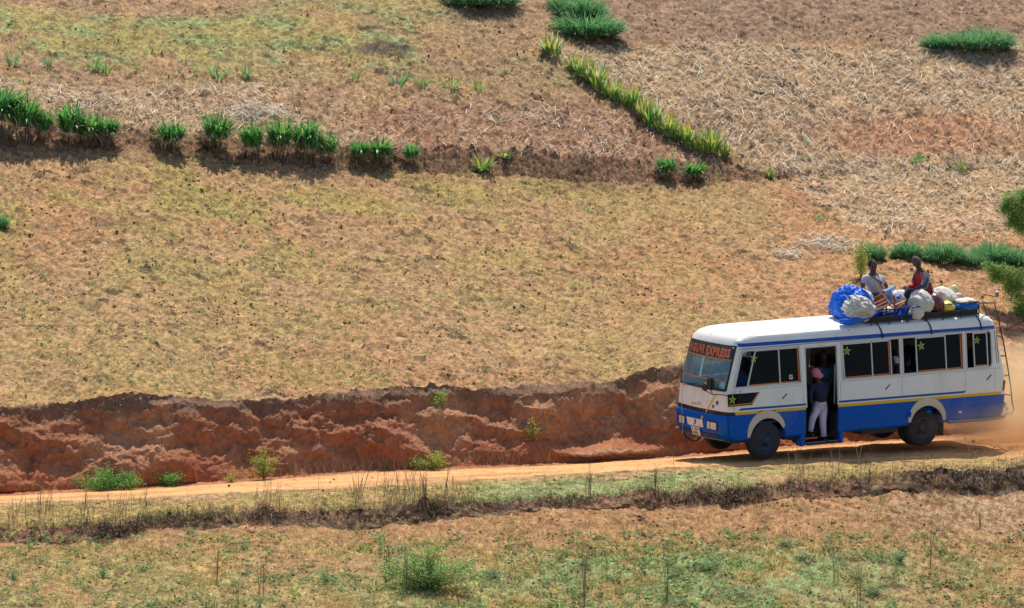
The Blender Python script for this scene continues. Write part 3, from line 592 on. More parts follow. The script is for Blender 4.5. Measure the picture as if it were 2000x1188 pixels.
# tree at the right edge: trunk outside the frame, branches reaching in
def edge_tree():
    rng.seed(77); base = base_at(2125, 640)[0]; e = empty('tree', base); tag(e, 'feathery green tree whose branches reach in at the right edge', 'tree')
    me = bpy.data.meshes.new('trunk'); bm = bmesh.new()
    def limb(p, q, r0, r1, bend=.2):
        p, q = Vector(p), Vector(q); prev = None; N = 7
        for i in range(N+1):
            t = i/N; c = p.lerp(q, t)+Vector((0, 0, bend*math.sin(math.pi*t))); r = r0*(1-t)+r1*t; ax = (q-p).normalized(); s = ax.orthogonal().normalized(); t2 = ax.cross(s)
            rg = [bm.verts.new(c+(s*math.cos(a*math.pi/4)+t2*math.sin(a*math.pi/4))*r*(1+.1*math.sin(a*3+i))) for a in range(8)]
            if prev: [bm.faces.new((prev[a], prev[(a+1) % 8], rg[(a+1) % 8], rg[a])) for a in range(8)]
            prev = rg
    blobs = []
    def at(px, py, Y): return unproj(px, py, Y)[0]-base
    Y0 = base[1]
    spec = [(1972, 390, -.1, .19), (1988, 412, 0, .27), (2015, 400, .2, .42), (1996, 442, .1, .20), (2050, 430, .3, .5), (1964, 404, 0, .14), (1996, 380, .1, .16),
            (1962, 530, -.1, .20), (1985, 540, 0, .24), (1942, 524, -.1, .11), (1988, 568, 0, .26), (2005, 592, .1, .26), (1994, 604, 0, .17), (2040, 560, .2, .40), (2060, 500, .4, .5), (2100, 420, .3, .8), (2160, 480, .3, .8), (2130, 330, .2, .7), (2190, 380, -.3, .7), (2090, 540, -.2, .5), (1945, 540, 0, .12), (1972, 556, 0, .18), (1930, 516, 0, .08), (1978, 430, 0, .14)]
    top = Vector((0, 0, 2.2)); limb((0, 0, -.1), top, .16, .10, 0)
    for (px, py, dy, r) in spec: c = at(px, py, Y0-.3+dy); blobs.append((c, r)); limb(top*(.45+.5*rng.rand()), c, .035, .008, -.1)
    bm.to_mesh(me); bm.free(); link('trunk', me, mat('bark', (.16, .11, .08), .9, .25, 14, .01), e)
    cs, cc = [], []
    for c, r in blobs:
        m_ = int(3000*r**1.9)+160; d = rng.randn(m_, 3); d /= np.linalg.norm(d, axis=1)[:, None]; q = c+d*r*(rng.rand(m_, 1)**.4)*(1+.25*np.sin(5*d[:, :1]+c[0]*9))
        cs.append(q)
        # fronds: leaflets on short sprays
    Q = np.concatenate(cs); n = len(Q); yaw = rng.rand(n)*6.28; L = .09+.08*rng.rand(n); k = 7
    t = np.linspace(0, 1, k); dirv = np.stack([np.cos(yaw), np.sin(yaw), -.3-.7*rng.rand(n)], 1)
    cen = (Q[:, None, :]+dirv[:, None, :]*L[:, None, None]*t[None, :, None]).reshape(-1, 3)+rng.randn(n*k, 3)*.008
    col = np.repeat(pick([[.14, .34, .10], [.24, .46, .11], [.40, .56, .13], [.09, .24, .08], [.56, .62, .18]], n, .2), k, 0)
    part('crown', [leafcloud(cen, .025+.025*rng.rand(len(cen)), col)], M_LEAF, e)
edge_tree()

# ------------------------------------------------------------------ the bus (own axes: x to the rear, y to the far side, z up)
YAW, PIT, ROL = math.radians(33), math.radians(-.7), math.radians(1.7)
BM = Matrix.Rotation(YAW, 4, 'Z') @ Matrix.Rotation(PIT, 4, 'Y') @ Matrix.Rotation(ROL, 4, 'X')
gz = float(base_at(1493, 899)[0, 2])
BM.translation = Vector((0, 0, gz))-BM.to_3x3() @ Vector((.85, .12, -.02))
BR = np.array(BM.to_3x3()); BO = np.array(BM.translation)
Wd = 1.95; XC = Wd/2
ZT = [.40, .44, .55, .93, 1.02, 1.42, 2.30, 2.42, 2.50, 2.56, 2.60, 2.625]
X0 = [.02, -.03, -.08, -.10, -.09, -.06, .15, .20, .29, .44, .68, 1.05]
X1 = [6.80, 6.83, 6.88, 6.92, 6.91, 6.88, 6.70, 6.66, 6.58, 6.46, 6.3, 6.0]
IN = [.05, .01, 0, 0, 0, .02, .10, .12, .17, .28, .48, .74]
def slx(z): return np.interp(z, ZT, X0), np.interp(z, ZT, X1), np.interp(z, ZT, IN)
def ys(z): return float(np.interp(z, ZT, IN))
RF, RRR, BOW = .20, .14, .11
def front_x(y, z):
    x0, x1, i = slx(z); hw = XC-i; v = min(1, abs(y-XC)/hw); d = hw-abs(y-XC); x = x0-BOW*(1-v*v)
    if d < RF: x += RF-math.sqrt(max(0, RF*RF-(RF-max(d, 0))**2))
    return x
def ring_at(z, off=0.0):
    x0, x1, i = slx(z); x0 += off; x1 -= off; i += off; a, b = i, Wd-i; P = []
    rf, rr = RF-off*.5, RRR-off*.5
    for k in range(25): P.append((x0+rf+(x1-x0-rf-rr)*k/24, a))
    for k in range(1, 6): t = k/6*math.pi/2; P.append((x1-rr+rr*math.sin(t), a+rr-rr*math.cos(t)))
    for k in range(9): P.append((x1, a+rr+(b-a-2*rr)*k/8))
    for k in range(1, 6): t = k/6*math.pi/2; P.append((x1-rr+rr*math.cos(t), b-rr+rr*math.sin(t)))
    for k in range(25): P.append((x1-rr-(x1-x0-rf-rr)*k/24, b))
    for k in range(1, 6): t = k/6*math.pi/2; P.append((x0+rf-rf*math.sin(t), b-rf+rf*math.cos(t)))
    for k in range(13): P.append((x0, b-rf-(b-a-2*rf)*k/12))
    for k in range(1, 6): t = k/6*math.pi/2; P.append((x0+rf-rf*math.cos(t), a+rf-rf*math.sin(t)))
    hw = (b-a)/2; Q = []
    for x, y in P:
        if x < x0+rf+1e-6 and y > a+1e-6 and y < b-1e-6 or (x < x0+rf+1e-6): 
            v = abs(y-XC)/hw; x -= BOW*(1-min(1, v)**2)
        Q.append((x, y, z))
    return Q
class MB:
    def __init__(s): s.bm = bmesh.new()
    def loft(s, rings, cap=True, flip=False, close=True):
        L = [[s.bm.verts.new(p) for p in r] for r in rings]; n = len(L[0])
        for a, b in zip(L[:-1], L[1:]):
            for k in range(n if close else n-1):
                q = (a[k], a[(k+1) % n], b[(k+1) % n], b[k]); s.bm.faces.new(q[::-1] if flip else q)
        if cap:
            s.bm.faces.new(L[0] if flip else L[0][::-1]); s.bm.faces.new(L[-1][::-1] if flip else L[-1])
        return s
    def box(s, c, d, R=None, bev=0):
        vs = []
        for sx in (-.5, .5):
            for sy in (-.5, .5):
                for sz in (-.5, .5):
                    v = Vector((sx*d[0], sy*d[1], sz*d[2])); v = R @ v if R else v; vs.append(s.bm.verts.new(v+Vector(c)))
        fs = [s.bm.faces.new([vs[i] for i in q]) for q in ((0, 1, 3, 2), (4, 6, 7, 5), (0, 4, 5, 1), (2, 3, 7, 6), (0, 2, 6, 4), (1, 5, 7, 3))]
        if bev: bmesh.ops.bevel(s.bm, geom=list({e for f in fs for e in f.edges}), offset=bev, segments=2, affect='EDGES')
        return s
    def tube(s, pts, r, n=8, cap=True):
        pts = [Vector(p) for p in pts]; rings = []
        for i, p in enumerate(pts):
            t = (pts[min(i+1, len(pts)-1)]-pts[max(i-1, 0)]).normalized(); a = t.orthogonal().normalized() if i == 0 else (prev-t*prev.dot(t)).normalized(); prev = a; b = t.cross(a)
            rr = r[i] if isinstance(r, (list, tuple)) else r
            rings.append([p+(a*math.cos(k*2*math.pi/n)+b*math.sin(k*2*math.pi/n))*rr for k in range(n)])
        return s.loft(rings, cap)
    def prism(s, poly, off):                 # poly: list of 3d points, extruded by vector off
        off = Vector(off); a = [s.bm.verts.new(p) for p in poly]; b = [s.bm.verts.new(Vector(p)+off) for p in poly]; n = len(a)
        s.bm.faces.new(a); s.bm.faces.new(b[::-1])
        for k in range(n): s.bm.faces.new((a[k], b[k], b[(k+1) % n], a[(k+1) % n]))
        return s
    def lathe(s, prof, c, axis='Y', n=28):   # prof: (radius, offset along axis)
        rings = []
        for r, o in prof:
            rings.append([Vector(c)+Vector((math.cos(k*2*math.pi/n)*r, o, math.sin(k*2*math.pi/n)*r)) for k in range(n)])
        return s.loft(rings, False)
    def ball(s, c, rad, sub=2, noise=0, sc=5, sq=None, ns=0):
        r = bmesh.ops.create_icosphere(s.bm, subdivisions=sub, radius=1)
        for v in r['verts']:
            d = v.co.copy(); k = 1
            if noise: k += noise*(float(fbm(np.array([d.x*sc+d.z*sc*.7+ns]), np.array([d.y*sc+d.z*sc*.4]), 1.0, 3, 5))-.5)*2
            if sq: d = Vector([math.copysign(abs(q)**sq, q) for q in d])
            v.co = Vector((d.x*rad[0]*k, d.y*rad[1]*k, d.z*rad[2]*k))+Vector(c)
        return s
    def mesh(s, name, smooth=False):
        bmesh.ops.recalc_face_normals(s.bm, faces=s.bm.faces); me = bpy.data.meshes.new(name); s.bm.to_mesh(me); s.bm.free()
        if smooth: me.shade_smooth(); 
        return me
    def build(s, name, m, parent=None, smooth=False):
        return link(name, s.mesh(name, smooth), m, parent)
def auto_smooth(o, ang=35):
    bm = bmesh.new(); bm.from_mesh(o.data); a = math.radians(ang)
    for e in bm.edges: e.smooth = not (len(e.link_faces) == 2 and e.calc_face_angle(0) > a)
    for f in bm.faces: f.smooth = True
    bm.to_mesh(o.data); bm.free()

def ray(px, py):
    d = f_+r_*(px-1000)/K+u_*(594-py)/K; return BR.T@(CAM-BO), BR.T@d
def SY(px, py, y):                          # bus coordinates under a picture point at side depth y
    c, d = ray(px, py); t = (y-c[1])/d[1]; return c+d*t
def SD(px, py, off=0):                      # on the near side skin
    y = 0
    for _ in range(6): p = SY(px, py, y); y = ys(p[2])
    return p[0], p[2]
def FR(px, py):                             # on the front skin
    c, d = ray(px, py); x = 0
    for _ in range(12):
        t = (x-c[0])/d[0]; p = c+d*t; x = front_x(min(max(p[1], .02), Wd-.02), p[2])
    return p[1], p[2]

# paint: real bands of colour along the body, dusty towards the tail
def paint_mat():
    m, n, b = mat_new('bus_paint'); N = n.nodes; L = n.links
    tc = N.new('ShaderNodeTexCoord'); sp = N.new('ShaderNodeSeparateXYZ'); L.new(tc.outputs['Object'], sp.inputs[0])
    def op(o, a, b_=0.0):
        q = N.new('ShaderNodeMath'); q.operation = o
        for i, v in enumerate((a, b_)):
            if isinstance(v, (int, float)): q.inputs[i].default_value = v
            else: L.new(v, q.inputs[i])
        return q.outputs[0]
    X, Y, Z = sp.outputs; z = op('ADD', Z, op('MULTIPLY', X, .009))
    band = lambda v, a, c: op('MULTIPLY', op('GREATER_THAN', v, a), op('LESS_THAN', v, c))
    def mix(c0, c1, f):
        q = N.new('ShaderNodeMix'); q.data_type = 'RGBA'
        for i, c in ((6, c0), (7, c1)):
            if isinstance(c, tuple): q.inputs[i].default_value = (*c, 1)
            else: L.new(c, q.inputs[i])
        if isinstance(f, float): q.inputs[0].default_value = f
        else: L.new(f, q.inputs[0])
        return q.outputs[2]
    nz = N.new('ShaderNodeTexNoise'); nz.inputs['Scale'].default_value = 3; nz.inputs['Detail'].default_value = 6; L.new(tc.outputs['Object'], nz.inputs[0])
    c = mix((.82, .82, .76), (.91, .91, .86), nz.outputs[0])
    BL = (.0, .105, .50)
    c = mix(c, BL, op('LESS_THAN', z, .955))
    side = band(Y, -.05, .3)
    c = mix(c, (.85, .50, .02), op('MULTIPLY', op('MULTIPLY', band(z, .955, 1.015), band(X, .04, 6.75)), side))
    c = mix(c, (.02, .02, .03), op('MULTIPLY', op('MULTIPLY', band(z, .955, 1.0), band(X, .62, 1.02)), side))
    c = mix(c, (.02, .10, .36), op('MULTIPLY', op('MULTIPLY', band(z, 1.04, 1.085), band(op('ADD', X, op('MULTIPLY', Z, -1.5)), -1.45, 4.3)), side))
    c = mix(c, (.01, .09, .48), op('MULTIPLY', op('MULTIPLY', band(z, 2.312, 2.385), band(X, .20, 6.72)), side))
    c = mix(c, (.035, .03, .03), op('MULTIPLY', band(z, .93, 1.01), op('LESS_THAN', X, .04)))
    # road dirt
    mr = N.new('ShaderNodeMapRange'); L.new(Z, mr.inputs[0]); mr.inputs[1].default_value = 1.0; mr.inputs[2].default_value = .35; mr.inputs[3].default_value = 0; mr.inputs[4].default_value = .5
    mr2 = N.new('ShaderNodeMapRange'); L.new(X, mr2.inputs[0]); mr2.inputs[1].default_value = 4.8; mr2.inputs[2].default_value = 7; mr2.inputs[3].default_value = .02; mr2.inputs[4].default_value = 1
    n2 = N.new('ShaderNodeTexNoise'); n2.inputs['Scale'].default_value = 2.2; n2.inputs['Detail'].default_value = 5; L.new(tc.outputs['Object'], n2.inputs[0])
    c = mix(c, (.42, .30, .2), op('MULTIPLY', op('MULTIPLY', mr.outputs[0], mr2.outputs[0]), op('ADD', n2.outputs[0], .3)))
    n3 = N.new('ShaderNodeTexNoise'); n3.inputs['Scale'].default_value = 1.6; n3.inputs['Detail'].default_value = 8; n3.inputs['Roughness'].default_value = .65
    mp = N.new('ShaderNodeMapping'); mp.inputs['Scale'].default_value = (1, 1, .35); L.new(tc.outputs['Object'], mp.inputs[0]); L.new(mp.outputs[0], n3.inputs[0])
    g_ = N.new('ShaderNodeMapRange'); L.new(n3.outputs[0], g_.inputs[0]); g_.inputs[1].default_value = .52; g_.inputs[2].default_value = .75; g_.inputs[3].default_value = 0; g_.inputs[4].default_value = .30
    c = mix(c, (.36, .29, .22), op('MULTIPLY', g_.outputs[0], op('LESS_THAN', z, 2.45)))
    n4 = N.new('ShaderNodeTexNoise'); n4.inputs['Scale'].default_value = 9; n4.inputs['Detail'].default_value = 3; L.new(tc.outputs['Object'], n4.inputs[0])
    c = mix(c, (.20, .11, .07), op('MULTIPLY', op('GREATER_THAN', n4.outputs[0], .72), .7))
    L.new(c, b.inputs['Base Color'])
    n5 = N.new('ShaderNodeTexNoise'); n5.inputs['Scale'].default_value = 1.3; n5.inputs['Detail'].default_value = 2; L.new(tc.outputs['Object'], n5.inputs[0])
    bu = N.new('ShaderNodeBump'); bu.inputs['Distance'].default_value = .03; L.new(n5.outputs[0], bu.inputs['Height']); L.new(bu.outputs[0], b.inputs['Normal']); b.inputs['Roughness'].default_value = .36; b.inputs['Specular IOR Level'].default_value = .15
    return m
M_PAINT = paint_mat()
M_BLUE = mat('blue_paint', (.0, .105, .50), .4, .1, 4, spec=.15); M_WHITE = mat('white_paint', (.78, .77, .72), .4, .05, 5); M_CREAM = mat('cream_paint', (.66, .58, .44), .55, .12, 5)
M_BLACK = mat('black_rubber', (.018, .018, .02), .6, .3, 12); M_TYRE = mat('tyre', (.035, .034, .034), .85, .25, 14, .004, 60); M_DARKM = mat('dark_metal', (.03, .03, .033), .5, .3, 10, metal=.2)
M_ALU = mat('aluminium', (.62, .62, .62), .35, .08, 9, metal=.5); M_GREYM = mat('grey_metal', (.30, .29, .28), .5, .2, 9, metal=.4)
M_TINT = mat('tinted_glass', (.004, .008, .014), .10, .2, 3, spec=.22); M_ORANGE = mat('orange_tape', (.75, .20, .03), .5, .1, 9); M_YEL = mat('yellow_tape', (.85, .48, .02), .5, .1, 9)
M_GREEN = mat('green_sticker', (.03, .42, .10), .5, .1, 9); M_STARY = mat('yellow_sticker', (.80, .62, .03), .5, .1, 9); M_PURPLE = mat('purple_sticker', (.09, .03, .33), .5, .1, 9); M_GOLD = mat('gold_letters', (.55, .33, .12), .4, .1, 9)
M_DARKIN = mat('dark_interior', (.03, .03, .035), .9, .3, 5); M_SEAT = mat('blue_seat_cover', (.02, .10, .32), .85, .2, 8, .004); M_DSEAT = mat('dark_seat_cover', (.015, .022, .045), .9, .3, 8, .004); M_LIGHTBLUE = mat('light_blue_plastic', (.3, .6, .7), .5, .1, 9)
M_RIMB = mat('blue_rim', (.03, .05, .085), .6, .3, 9); M_RIMD = mat('dusty_rim', (.10, .07, .055), .8, .3, 9); M_LAMP = mat('lamp_glass', (.70, .66, .58), .15, .15, 30, .003, 80)
def tint_mix(m, f=.22):
    n = m.node_tree; b = n.nodes['Principled BSDF']; tr = n.nodes.new('ShaderNodeBsdfTransparent'); tr.inputs[0].default_value = (.5, .55, .6, 1)
    ms = n.nodes.new('ShaderNodeMixShader'); ms.inputs[0].default_value = f; n.links.new(b.outputs[0], ms.inputs[1]); n.links.new(tr.outputs[0], ms.inputs[2]); n.links.new(ms.outputs[0], n.nodes['Material Output'].inputs['Surface'])
tint_mix(M_TINT)
def glass_mat():
    m, n, b = mat_new('windscreen_glass'); b.inputs['Base Color'].default_value = (.20, .42, .56, 1); b.inputs['Roughness'].default_value = .06  # pale blue base colour stands in for sky reflected in the glass
    tr = n.nodes.new('ShaderNodeBsdfTransparent'); tr.inputs[0].default_value = (.75, .86, .9, 1)
    nz = n.nodes.new('ShaderNodeTexNoise'); nz.inputs['Scale'].default_value = 3; mr = n.nodes.new('ShaderNodeMapRange'); mr.inputs[3].default_value = .45; mr.inputs[4].default_value = .7
    n.links.new(nz.outputs[0], mr.inputs[0]); ms = n.nodes.new('ShaderNodeMixShader'); n.links.new(mr.outputs[0], ms.inputs[0]); n.links.new(b.outputs[0], ms.inputs[1]); n.links.new(tr.outputs[0], ms.inputs[2])
    n.links.new(ms.outputs[0], n.nodes['Material Output'].inputs['Surface']); return m
M_GLASS = glass_mat()

bus = empty('bus'); bus.matrix_world = BM
tag(bus, 'white and blue minibus with a loaded roof rack driving down the dirt road', 'bus')
# hollow body with its openings cut out
shell = MB().loft([ring_at(z) for z in ZT]).loft([ring_at(z, .045) for z in (.56, 1.02, 1.42, 2.30, 2.42, 2.50, 2.55)], flip=True)
sm = bpy.data.meshes.new('shell'); shell.bm.to_mesh(sm); shell.bm.free(); so = bpy.data.objects.new('shell', sm); COL.objects.link(so)
cut = MB()
W1 = [(.02, 1.50), (.24, 2.20), (.32, 2.235), (1.66, 2.235), (1.68, 1.50)]
XA = lambda px, py: SD(px, py)[0]
dx0, dx1 = .5*(XA(1566, 682)+XA(1576, 860)), .5*(XA(1630, 679)+XA(1640, 860))
w2a, w2b = XA(1644, 705), XA(1758, 700); w3a, w3b = XA(1763, 700), XA(1881, 690); w4a, w4b = XA(1887, 690), XA(1937, 690)
rect = lambda a, b, z0, z1: [(a, z0), (b, z0), (b, z1), (a, z1)]
def rrect(a, b, z0, z1, r=.09, n=4):
    P = []
    for cx, cz, s0 in ((b-r, z0+r, -math.pi/2), (b-r, z1-r, 0)):
        for k in range(n+1): t = s0+k/n*math.pi/2; P.append((cx+r*math.cos(t), cz+r*math.sin(t)))
    return [(a, z0)]+P+[(a, z1)]
WIN = [('w1', W1), ('w2', rect(w2a, w2b, 1.485, 2.235)), ('w3', rect(w3a, w3b, 1.485, 2.235)), ('w4', rrect(w4a, w4b, 1.485, 2.235))]
def sprism(poly, y0, y1): cut.prism([(x, y0, z) for x, z in poly], (0, y1-y0, 0))
for _, p in WIN: sprism(p, -.3, .40)
sprism(rect(dx0, dx1, .20, 2.20), -.3, .70)
for a, b in ((.25, 1.6), (1.7, 3.1), (3.2, 4.6), (4.7, 6.4)): sprism(rect(a, b, 1.5, 2.22), 1.6, 2.3)
FW, RW, WR = XA(1493, 866)+.05, XA(1802, 845)+.06, .395
for xc, zc in ((FW, .40), (RW, .36)):
    for y0, y1 in ((-.2, .50), (1.45, 2.2)): sprism([(xc+.45*math.cos(t*math.pi/12), zc+.45*math.sin(t*math.pi/12)) for t in range(24)], y0, y1)
WS = [(.17, 1.44), (1.78, 1.44), (1.74, 2.26), (1.68, 2.31), (.27, 2.31), (.21, 2.26)]
cut.prism([(-.6, y, z) for y, z in WS], (1.1, 0, 0))
cut.prism([(7.4, y, z) for y, z in [(.3, 1.5), (1.65, 1.5), (1.6, 2.2), (.35, 2.2)]], (-1.2, 0, 0))
cm = cut.mesh('cut'); co = bpy.data.objects.new('cut', cm); COL.objects.link(co)
md = so.modifiers.new('b', 'BOOLEAN'); md.object = co; md.operation = 'DIFFERENCE'; md.solver = 'EXACT'; md.use_self = True
dg = bpy.context.evaluated_depsgraph_get(); bodym = bpy.data.meshes.new_from_object(so.evaluated_get(dg)); bodym.name = 'body'
bpy.data.objects.remove(so); bpy.data.objects.remove(co); bodym.materials.clear()
body = link('body', bodym, M_PAINT, bus); auto_smooth(body, 28)

def sbar(mb, a, b, wd, proud=.012, deep=.03):   # bar on the side skin from (x,z) to (x,z)
    (x0, z0), (x1, z1) = a, b; L = math.hypot(x1-x0, z1-z0); nx, nz = -(z1-z0)/L*wd/2, (x1-x0)/L*wd/2
    q = [(x0+nx, z0+nz), (x1+nx, z1+nz), (x1-nx, z1-nz), (x0-nx, z0-nz)]
    mb.prism([(x, ys(z)-proud, z) for x, z in q], (0, proud+deep, 0))
def spoly(mb, poly, off, th=.004): mb.prism([(x, ys(z)+off, z) for x, z in poly], (0, th, 0))
def star(cx, cz, r, rot=0, k=.42): return [(cx+(r if i % 2 == 0 else r*k)*math.sin(rot+i*math.pi/5), cz+(r if i % 2 == 0 else r*k)*math.cos(rot+i*math.pi/5)) for i in range(10)]
def window(poly, panes, bars, starp, trim):
    fr = MB(); n = len(poly)
    for i in range(n): sbar(fr, poly[i], poly[(i+1) % n], .035, .010, .02)
    f = fr.build('window', M_ALU, bus)
    bb = MB()
    for a, b in bars: sbar(bb, a, b, .028, .0, .022)
    bb.build('sash_frame', M_ALU, f)
    for p in panes: q = MB(); spoly(q, p, .020, .006); q.build('pane', M_TINT, f)
    if starp:
        a = MB(); spoly(a, star(*starp), .012, .004); so_ = a.build('star_sticker', M_STARY, f)
        a = MB(); spoly(a, star(starp[0], starp[1], starp[2]*.68, starp[3], .55), .006, .004); a.build('star_centre', M_GREEN, f)
    t = MB()
    for a, b in trim: sbar(t, a, b, .022, -.012, .016)
    t.build('orange_trim', M_ORANGE, f); return f
x1a = XA(1460, 755); x1m = XA(1523, 720)
window(W1, [[(.36, 1.51), (.60, 2.21), (1.62, 2.21), (1.65, 1.51)]], [((.35, 1.50), (.58, 2.22)), ((x1m, 1.5), (x1m-.01, 2.22)), ((.58, 2.215), (1.62, 2.215)), ((.36, 1.505), (1.64, 1.505))], (XA(1473, 700), SD(1473, 700)[1], .095, .2), [((.38, 1.53), (1.64, 1.53)), ((1.635, 1.53), (1.62, 2.2))])
p2 = XA(1741, 710); m2 = XA(1704, 710)
window(WIN[1][1], [rect(w2a+.02, p2, 1.5, 2.22)], [((w2a+.06, 1.5), (w2a+.03, 2.22)), ((m2, 1.5), (m2-.01, 2.22)), ((p2, 1.5), (p2-.01, 2.22)), ((w2a+.03, 2.20), (p2, 2.20))], (XA(1655, 686), SD(1655, 686)[1], .10, .1), [((w2a+.08, 1.52), (p2-.03, 1.52)), ((p2-.04, 1.52), (p2-.05, 2.2))])
p3 = XA(1791, 700); m3 = XA(1848, 700)
window(WIN[2][1], [rect(p3, w3b-.02, 1.5, 2.22)], [((p3, 1.5), (p3-.01, 2.22)), ((m3, 1.5), (m3-.01, 2.22)), ((p3, 2.20), (m3, 2.20))], (XA(1800, 676), SD(1800, 676)[1], .10, -.1), [((p3+.04, 1.52), (w3b-.05, 1.52)), ((w3b-.04, 1.52), (w3b-.05, 2.2))])
p4, q4 = XA(1903, 690), XA(1929, 690)
window(WIN[3][1], [rrect(p4, w4b-.02, 1.5, 2.22)], [((p4, 1.5), (p4-.01, 2.22)), ((q4, 1.5), (q4-.01, 2.22)), ((p4, 2.20), (q4, 2.20)), ((p4, 1.505), (q4, 1.505))], (XA(1909, 665), SD(1909, 665)[1], .085, .1), [((p4+.03, 1.53), (q4-.02, 1.53))])
for a, b in ((.25, 1.6), (1.7, 3.1), (3.2, 4.6), (4.7, 6.4)):
    q = MB(); q.box(((a+b)/2, Wd-.09, 1.86), (b-a-.004, .01, .715)); q.build('far_window_pane', M_GLASS if a < 1 else M_TINT, bus)  # dark tint added to all but the first, keeping daylight out of the cabin
q = MB(); q.box((6.76, XC, 1.85), (.01, 1.34, .72), Matrix.Rotation(-.16, 3, 'Y')); q.build('rear_window_pane', M_TINT, bus)
# panel with a star under the first window, arrows, small mark
def bpoly(pts): return [SD(*p) for p in pts]
q = MB(); spoly(q, bpoly([(1421, 771), (1483, 766), (1468, 791), (1422, 795)]), -.008, .010); pan = q.build('side_badge_panel', M_TINT, bus)
q = MB(); sbar(q, SD(1424, 792), SD(1467, 788), .02, .014, .004); sbar(q, SD(1467, 788), SD(1480, 768), .02, .014, .004); q.build('orange_trim', M_ORANGE, pan)
q = MB(); spoly(q, star(*SD(1430, 781), .095, .1), -.014, .004); q.build('star_sticker', M_STARY, pan)
q = MB(); spoly(q, star(*SD(1430, 781), .062, .1, .55), -.019, .004); q.build('star_centre', M_GREEN, pan)
for cx, cy in ((1532, 774), (1733, 756), (1931, 737)):
    q = MB(); sbar(q, SD(cx-4, cy+5), SD(cx+5, cy-5), .025, .006, .002); q.build('slash_mark', M_PURPLE, bus)
q = MB(); a = SD(1545, 736); sbar(q, (a[0]-.03, a[1]+.03), (a[0]+.04, a[1]+.03), .018, -.012, .004); sbar(q, (a[0]-.03, a[1]+.035), (a[0]-.03, a[1]-.05), .02, -.012, .004); sbar(q, (a[0]-.03, a[1]-.04), (a[0]+.04, a[1]-.04), .02, -.012, .004); sbar(q, (a[0]+.035, a[1]-.04), (a[0]+.035, a[1]), .02, -.012, .004); sbar(q, (a[0], a[1]-.005), (a[0]+.04, a[1]-.005), .014, -.012, .004)
q.build('window_sticker', M_WHITE, bus)
q = MB(); c = SD(1875, 805); spoly(q, rect(c[0]-.045, c[0]+.045, c[1]-.02, c[1]+.02), -.012, .012); q.build('side_marker', M_WHITE, bus)
# seams, gutter, rear vents, body crease
q = MB(); sbar(q, (.17, 2.275), (6.7, 2.275), .014, .010, .0); q.build('gutter', M_GREYM, bus)
q = MB(); sbar(q, (.14, .76), (dx0, .75), .010, .004, .0); sbar(q, (dx1, .75), (6.85, .72), .010, .004, .0); q.build('body_crease', M_BLUE, bus)
q = MB(); sbar(q, (w4b+.12, 1.55), (w4b+.09, 2.24), .012, .003, 0); sbar(q, (w4b+.17, 1.55), (w4b+.14, 2.24), .012, .003, 0); q.build('vent_slots', M_DARKM, bus)
q = MB(); sbar(q, (-.02, 1.445), (1.72, 1.445), .012, .006, .0); sbar(q, (w2a-.03, 1.445), (w4b+.2, 1.445), .012, .006, .0); q.build('waist_rail', M_ALU, bus)
q = MB()
for x_ in (dx0-.07, w2a-.05, (w2b+w3a)/2, (w3b+w4a)/2, w4b+.06): sbar(q, (x_, 1.03), (x_, 1.44), .008, .0015, 0)
for x_ in (1.1, (w2b+w3a)/2, 5.9): sbar(q, (x_, 2.32), (x_-.02, 2.5), .008, .0015, 0)
sbar(q, (.0, 1.03), (.02, 1.44), .008, .0015, 0); q.build('panel_seams', M_GREYM, bus)
# wheel arch flares
def arch(xc, zc, r0, r1, a0, a1, m):
    q = MB(); n = 20; ro = lambda k: r0+.02+(r1-r0-.0)*math.sin(math.pi*min(1, max(0, (k+1)/(n+2))))**.7; P = [(xc+ro(k)*math.cos(a0+(a1-a0)*k/n), zc+ro(k)*math.sin(a0+(a1-a0)*k/n)) for k in range(n+1)]+[(xc+r0*math.cos(a1-(a1-a0)*k/n), zc+r0*math.sin(a1-(a1-a0)*k/n)) for k in range(n+1)]
    for k in range(n): 
        quad = [P[k], P[k+1], P[2*n-k], P[2*n+1-k]]; spoly(q, quad, -.022, .024)
    return q.build('wheel_arch_trim', m, bus)
arch(FW-.02, .41, .43, .575, math.radians(28), math.radians(172), M_CREAM); arch(RW+.0, .37, .43, .575, math.radians(12), math.radians(166), M_CREAM)
q = MB(); c = SD(1813, 803); spoly(q, [(c[0]-.07, c[1]), (c[0], c[1]+.03), (c[0]+.08, c[1]), (c[0]+.03, c[1]-.04), (c[0]-.03, c[1]-.04)], -.028, .006); q.build('paint_chip', M_BLUE, bus)
q = MB(); c = SD(1776, 808); spoly(q, [(c[0]-.05, c[1]-.06), (c[0]+.0, c[1]+.05), (c[0]+.04, c[1]+.02), (c[0]+.02, c[1]-.08)], -.028, .006); q.build('paint_chip', M_BLUE, bus)
# wheels
def wheel(x, y, z, rim, out, deep):
    prof = [(.20, -.09), (.29, -.105), (.36, -.10), (.385, -.07), (WR, -.03), (WR, .03), (.385, .07), (.36, .10), (.29, .105), (.20, .09)]
    t = MB().lathe([(r, o) for r, o in prof], (x, y, z), n=40); w_ = t.build('wheel', M_TYRE, bus, True)
    s = out; r = MB().lathe([(.215, s*.095), (.205, s*.105), (.19, s*.085), (.18, s*(.085-deep)), (.12, s*(.08-deep)), (.11, s*(.10-deep)), (.07, s*(.13-deep)), (.065, s*(.16-deep)), (.0, s*(.165-deep))], (x, y, z), n=30)
    rm = r.build('rim', rim, w_, True); nb = MB()
    for k in range(6): a = k*math.pi/3; nb.ball((x+.145*math.cos(a), y+s*(.088-deep), z+.145*math.sin(a)), (.022, .012, .022), 1)
    nb.build('rim_holes', M_BLACK, w_)
wheel(FW-.02, .15, .375, M_RIMB, -1, .02); wheel(FW-.02, 1.66, .375, M_RIMB, 1, .02)
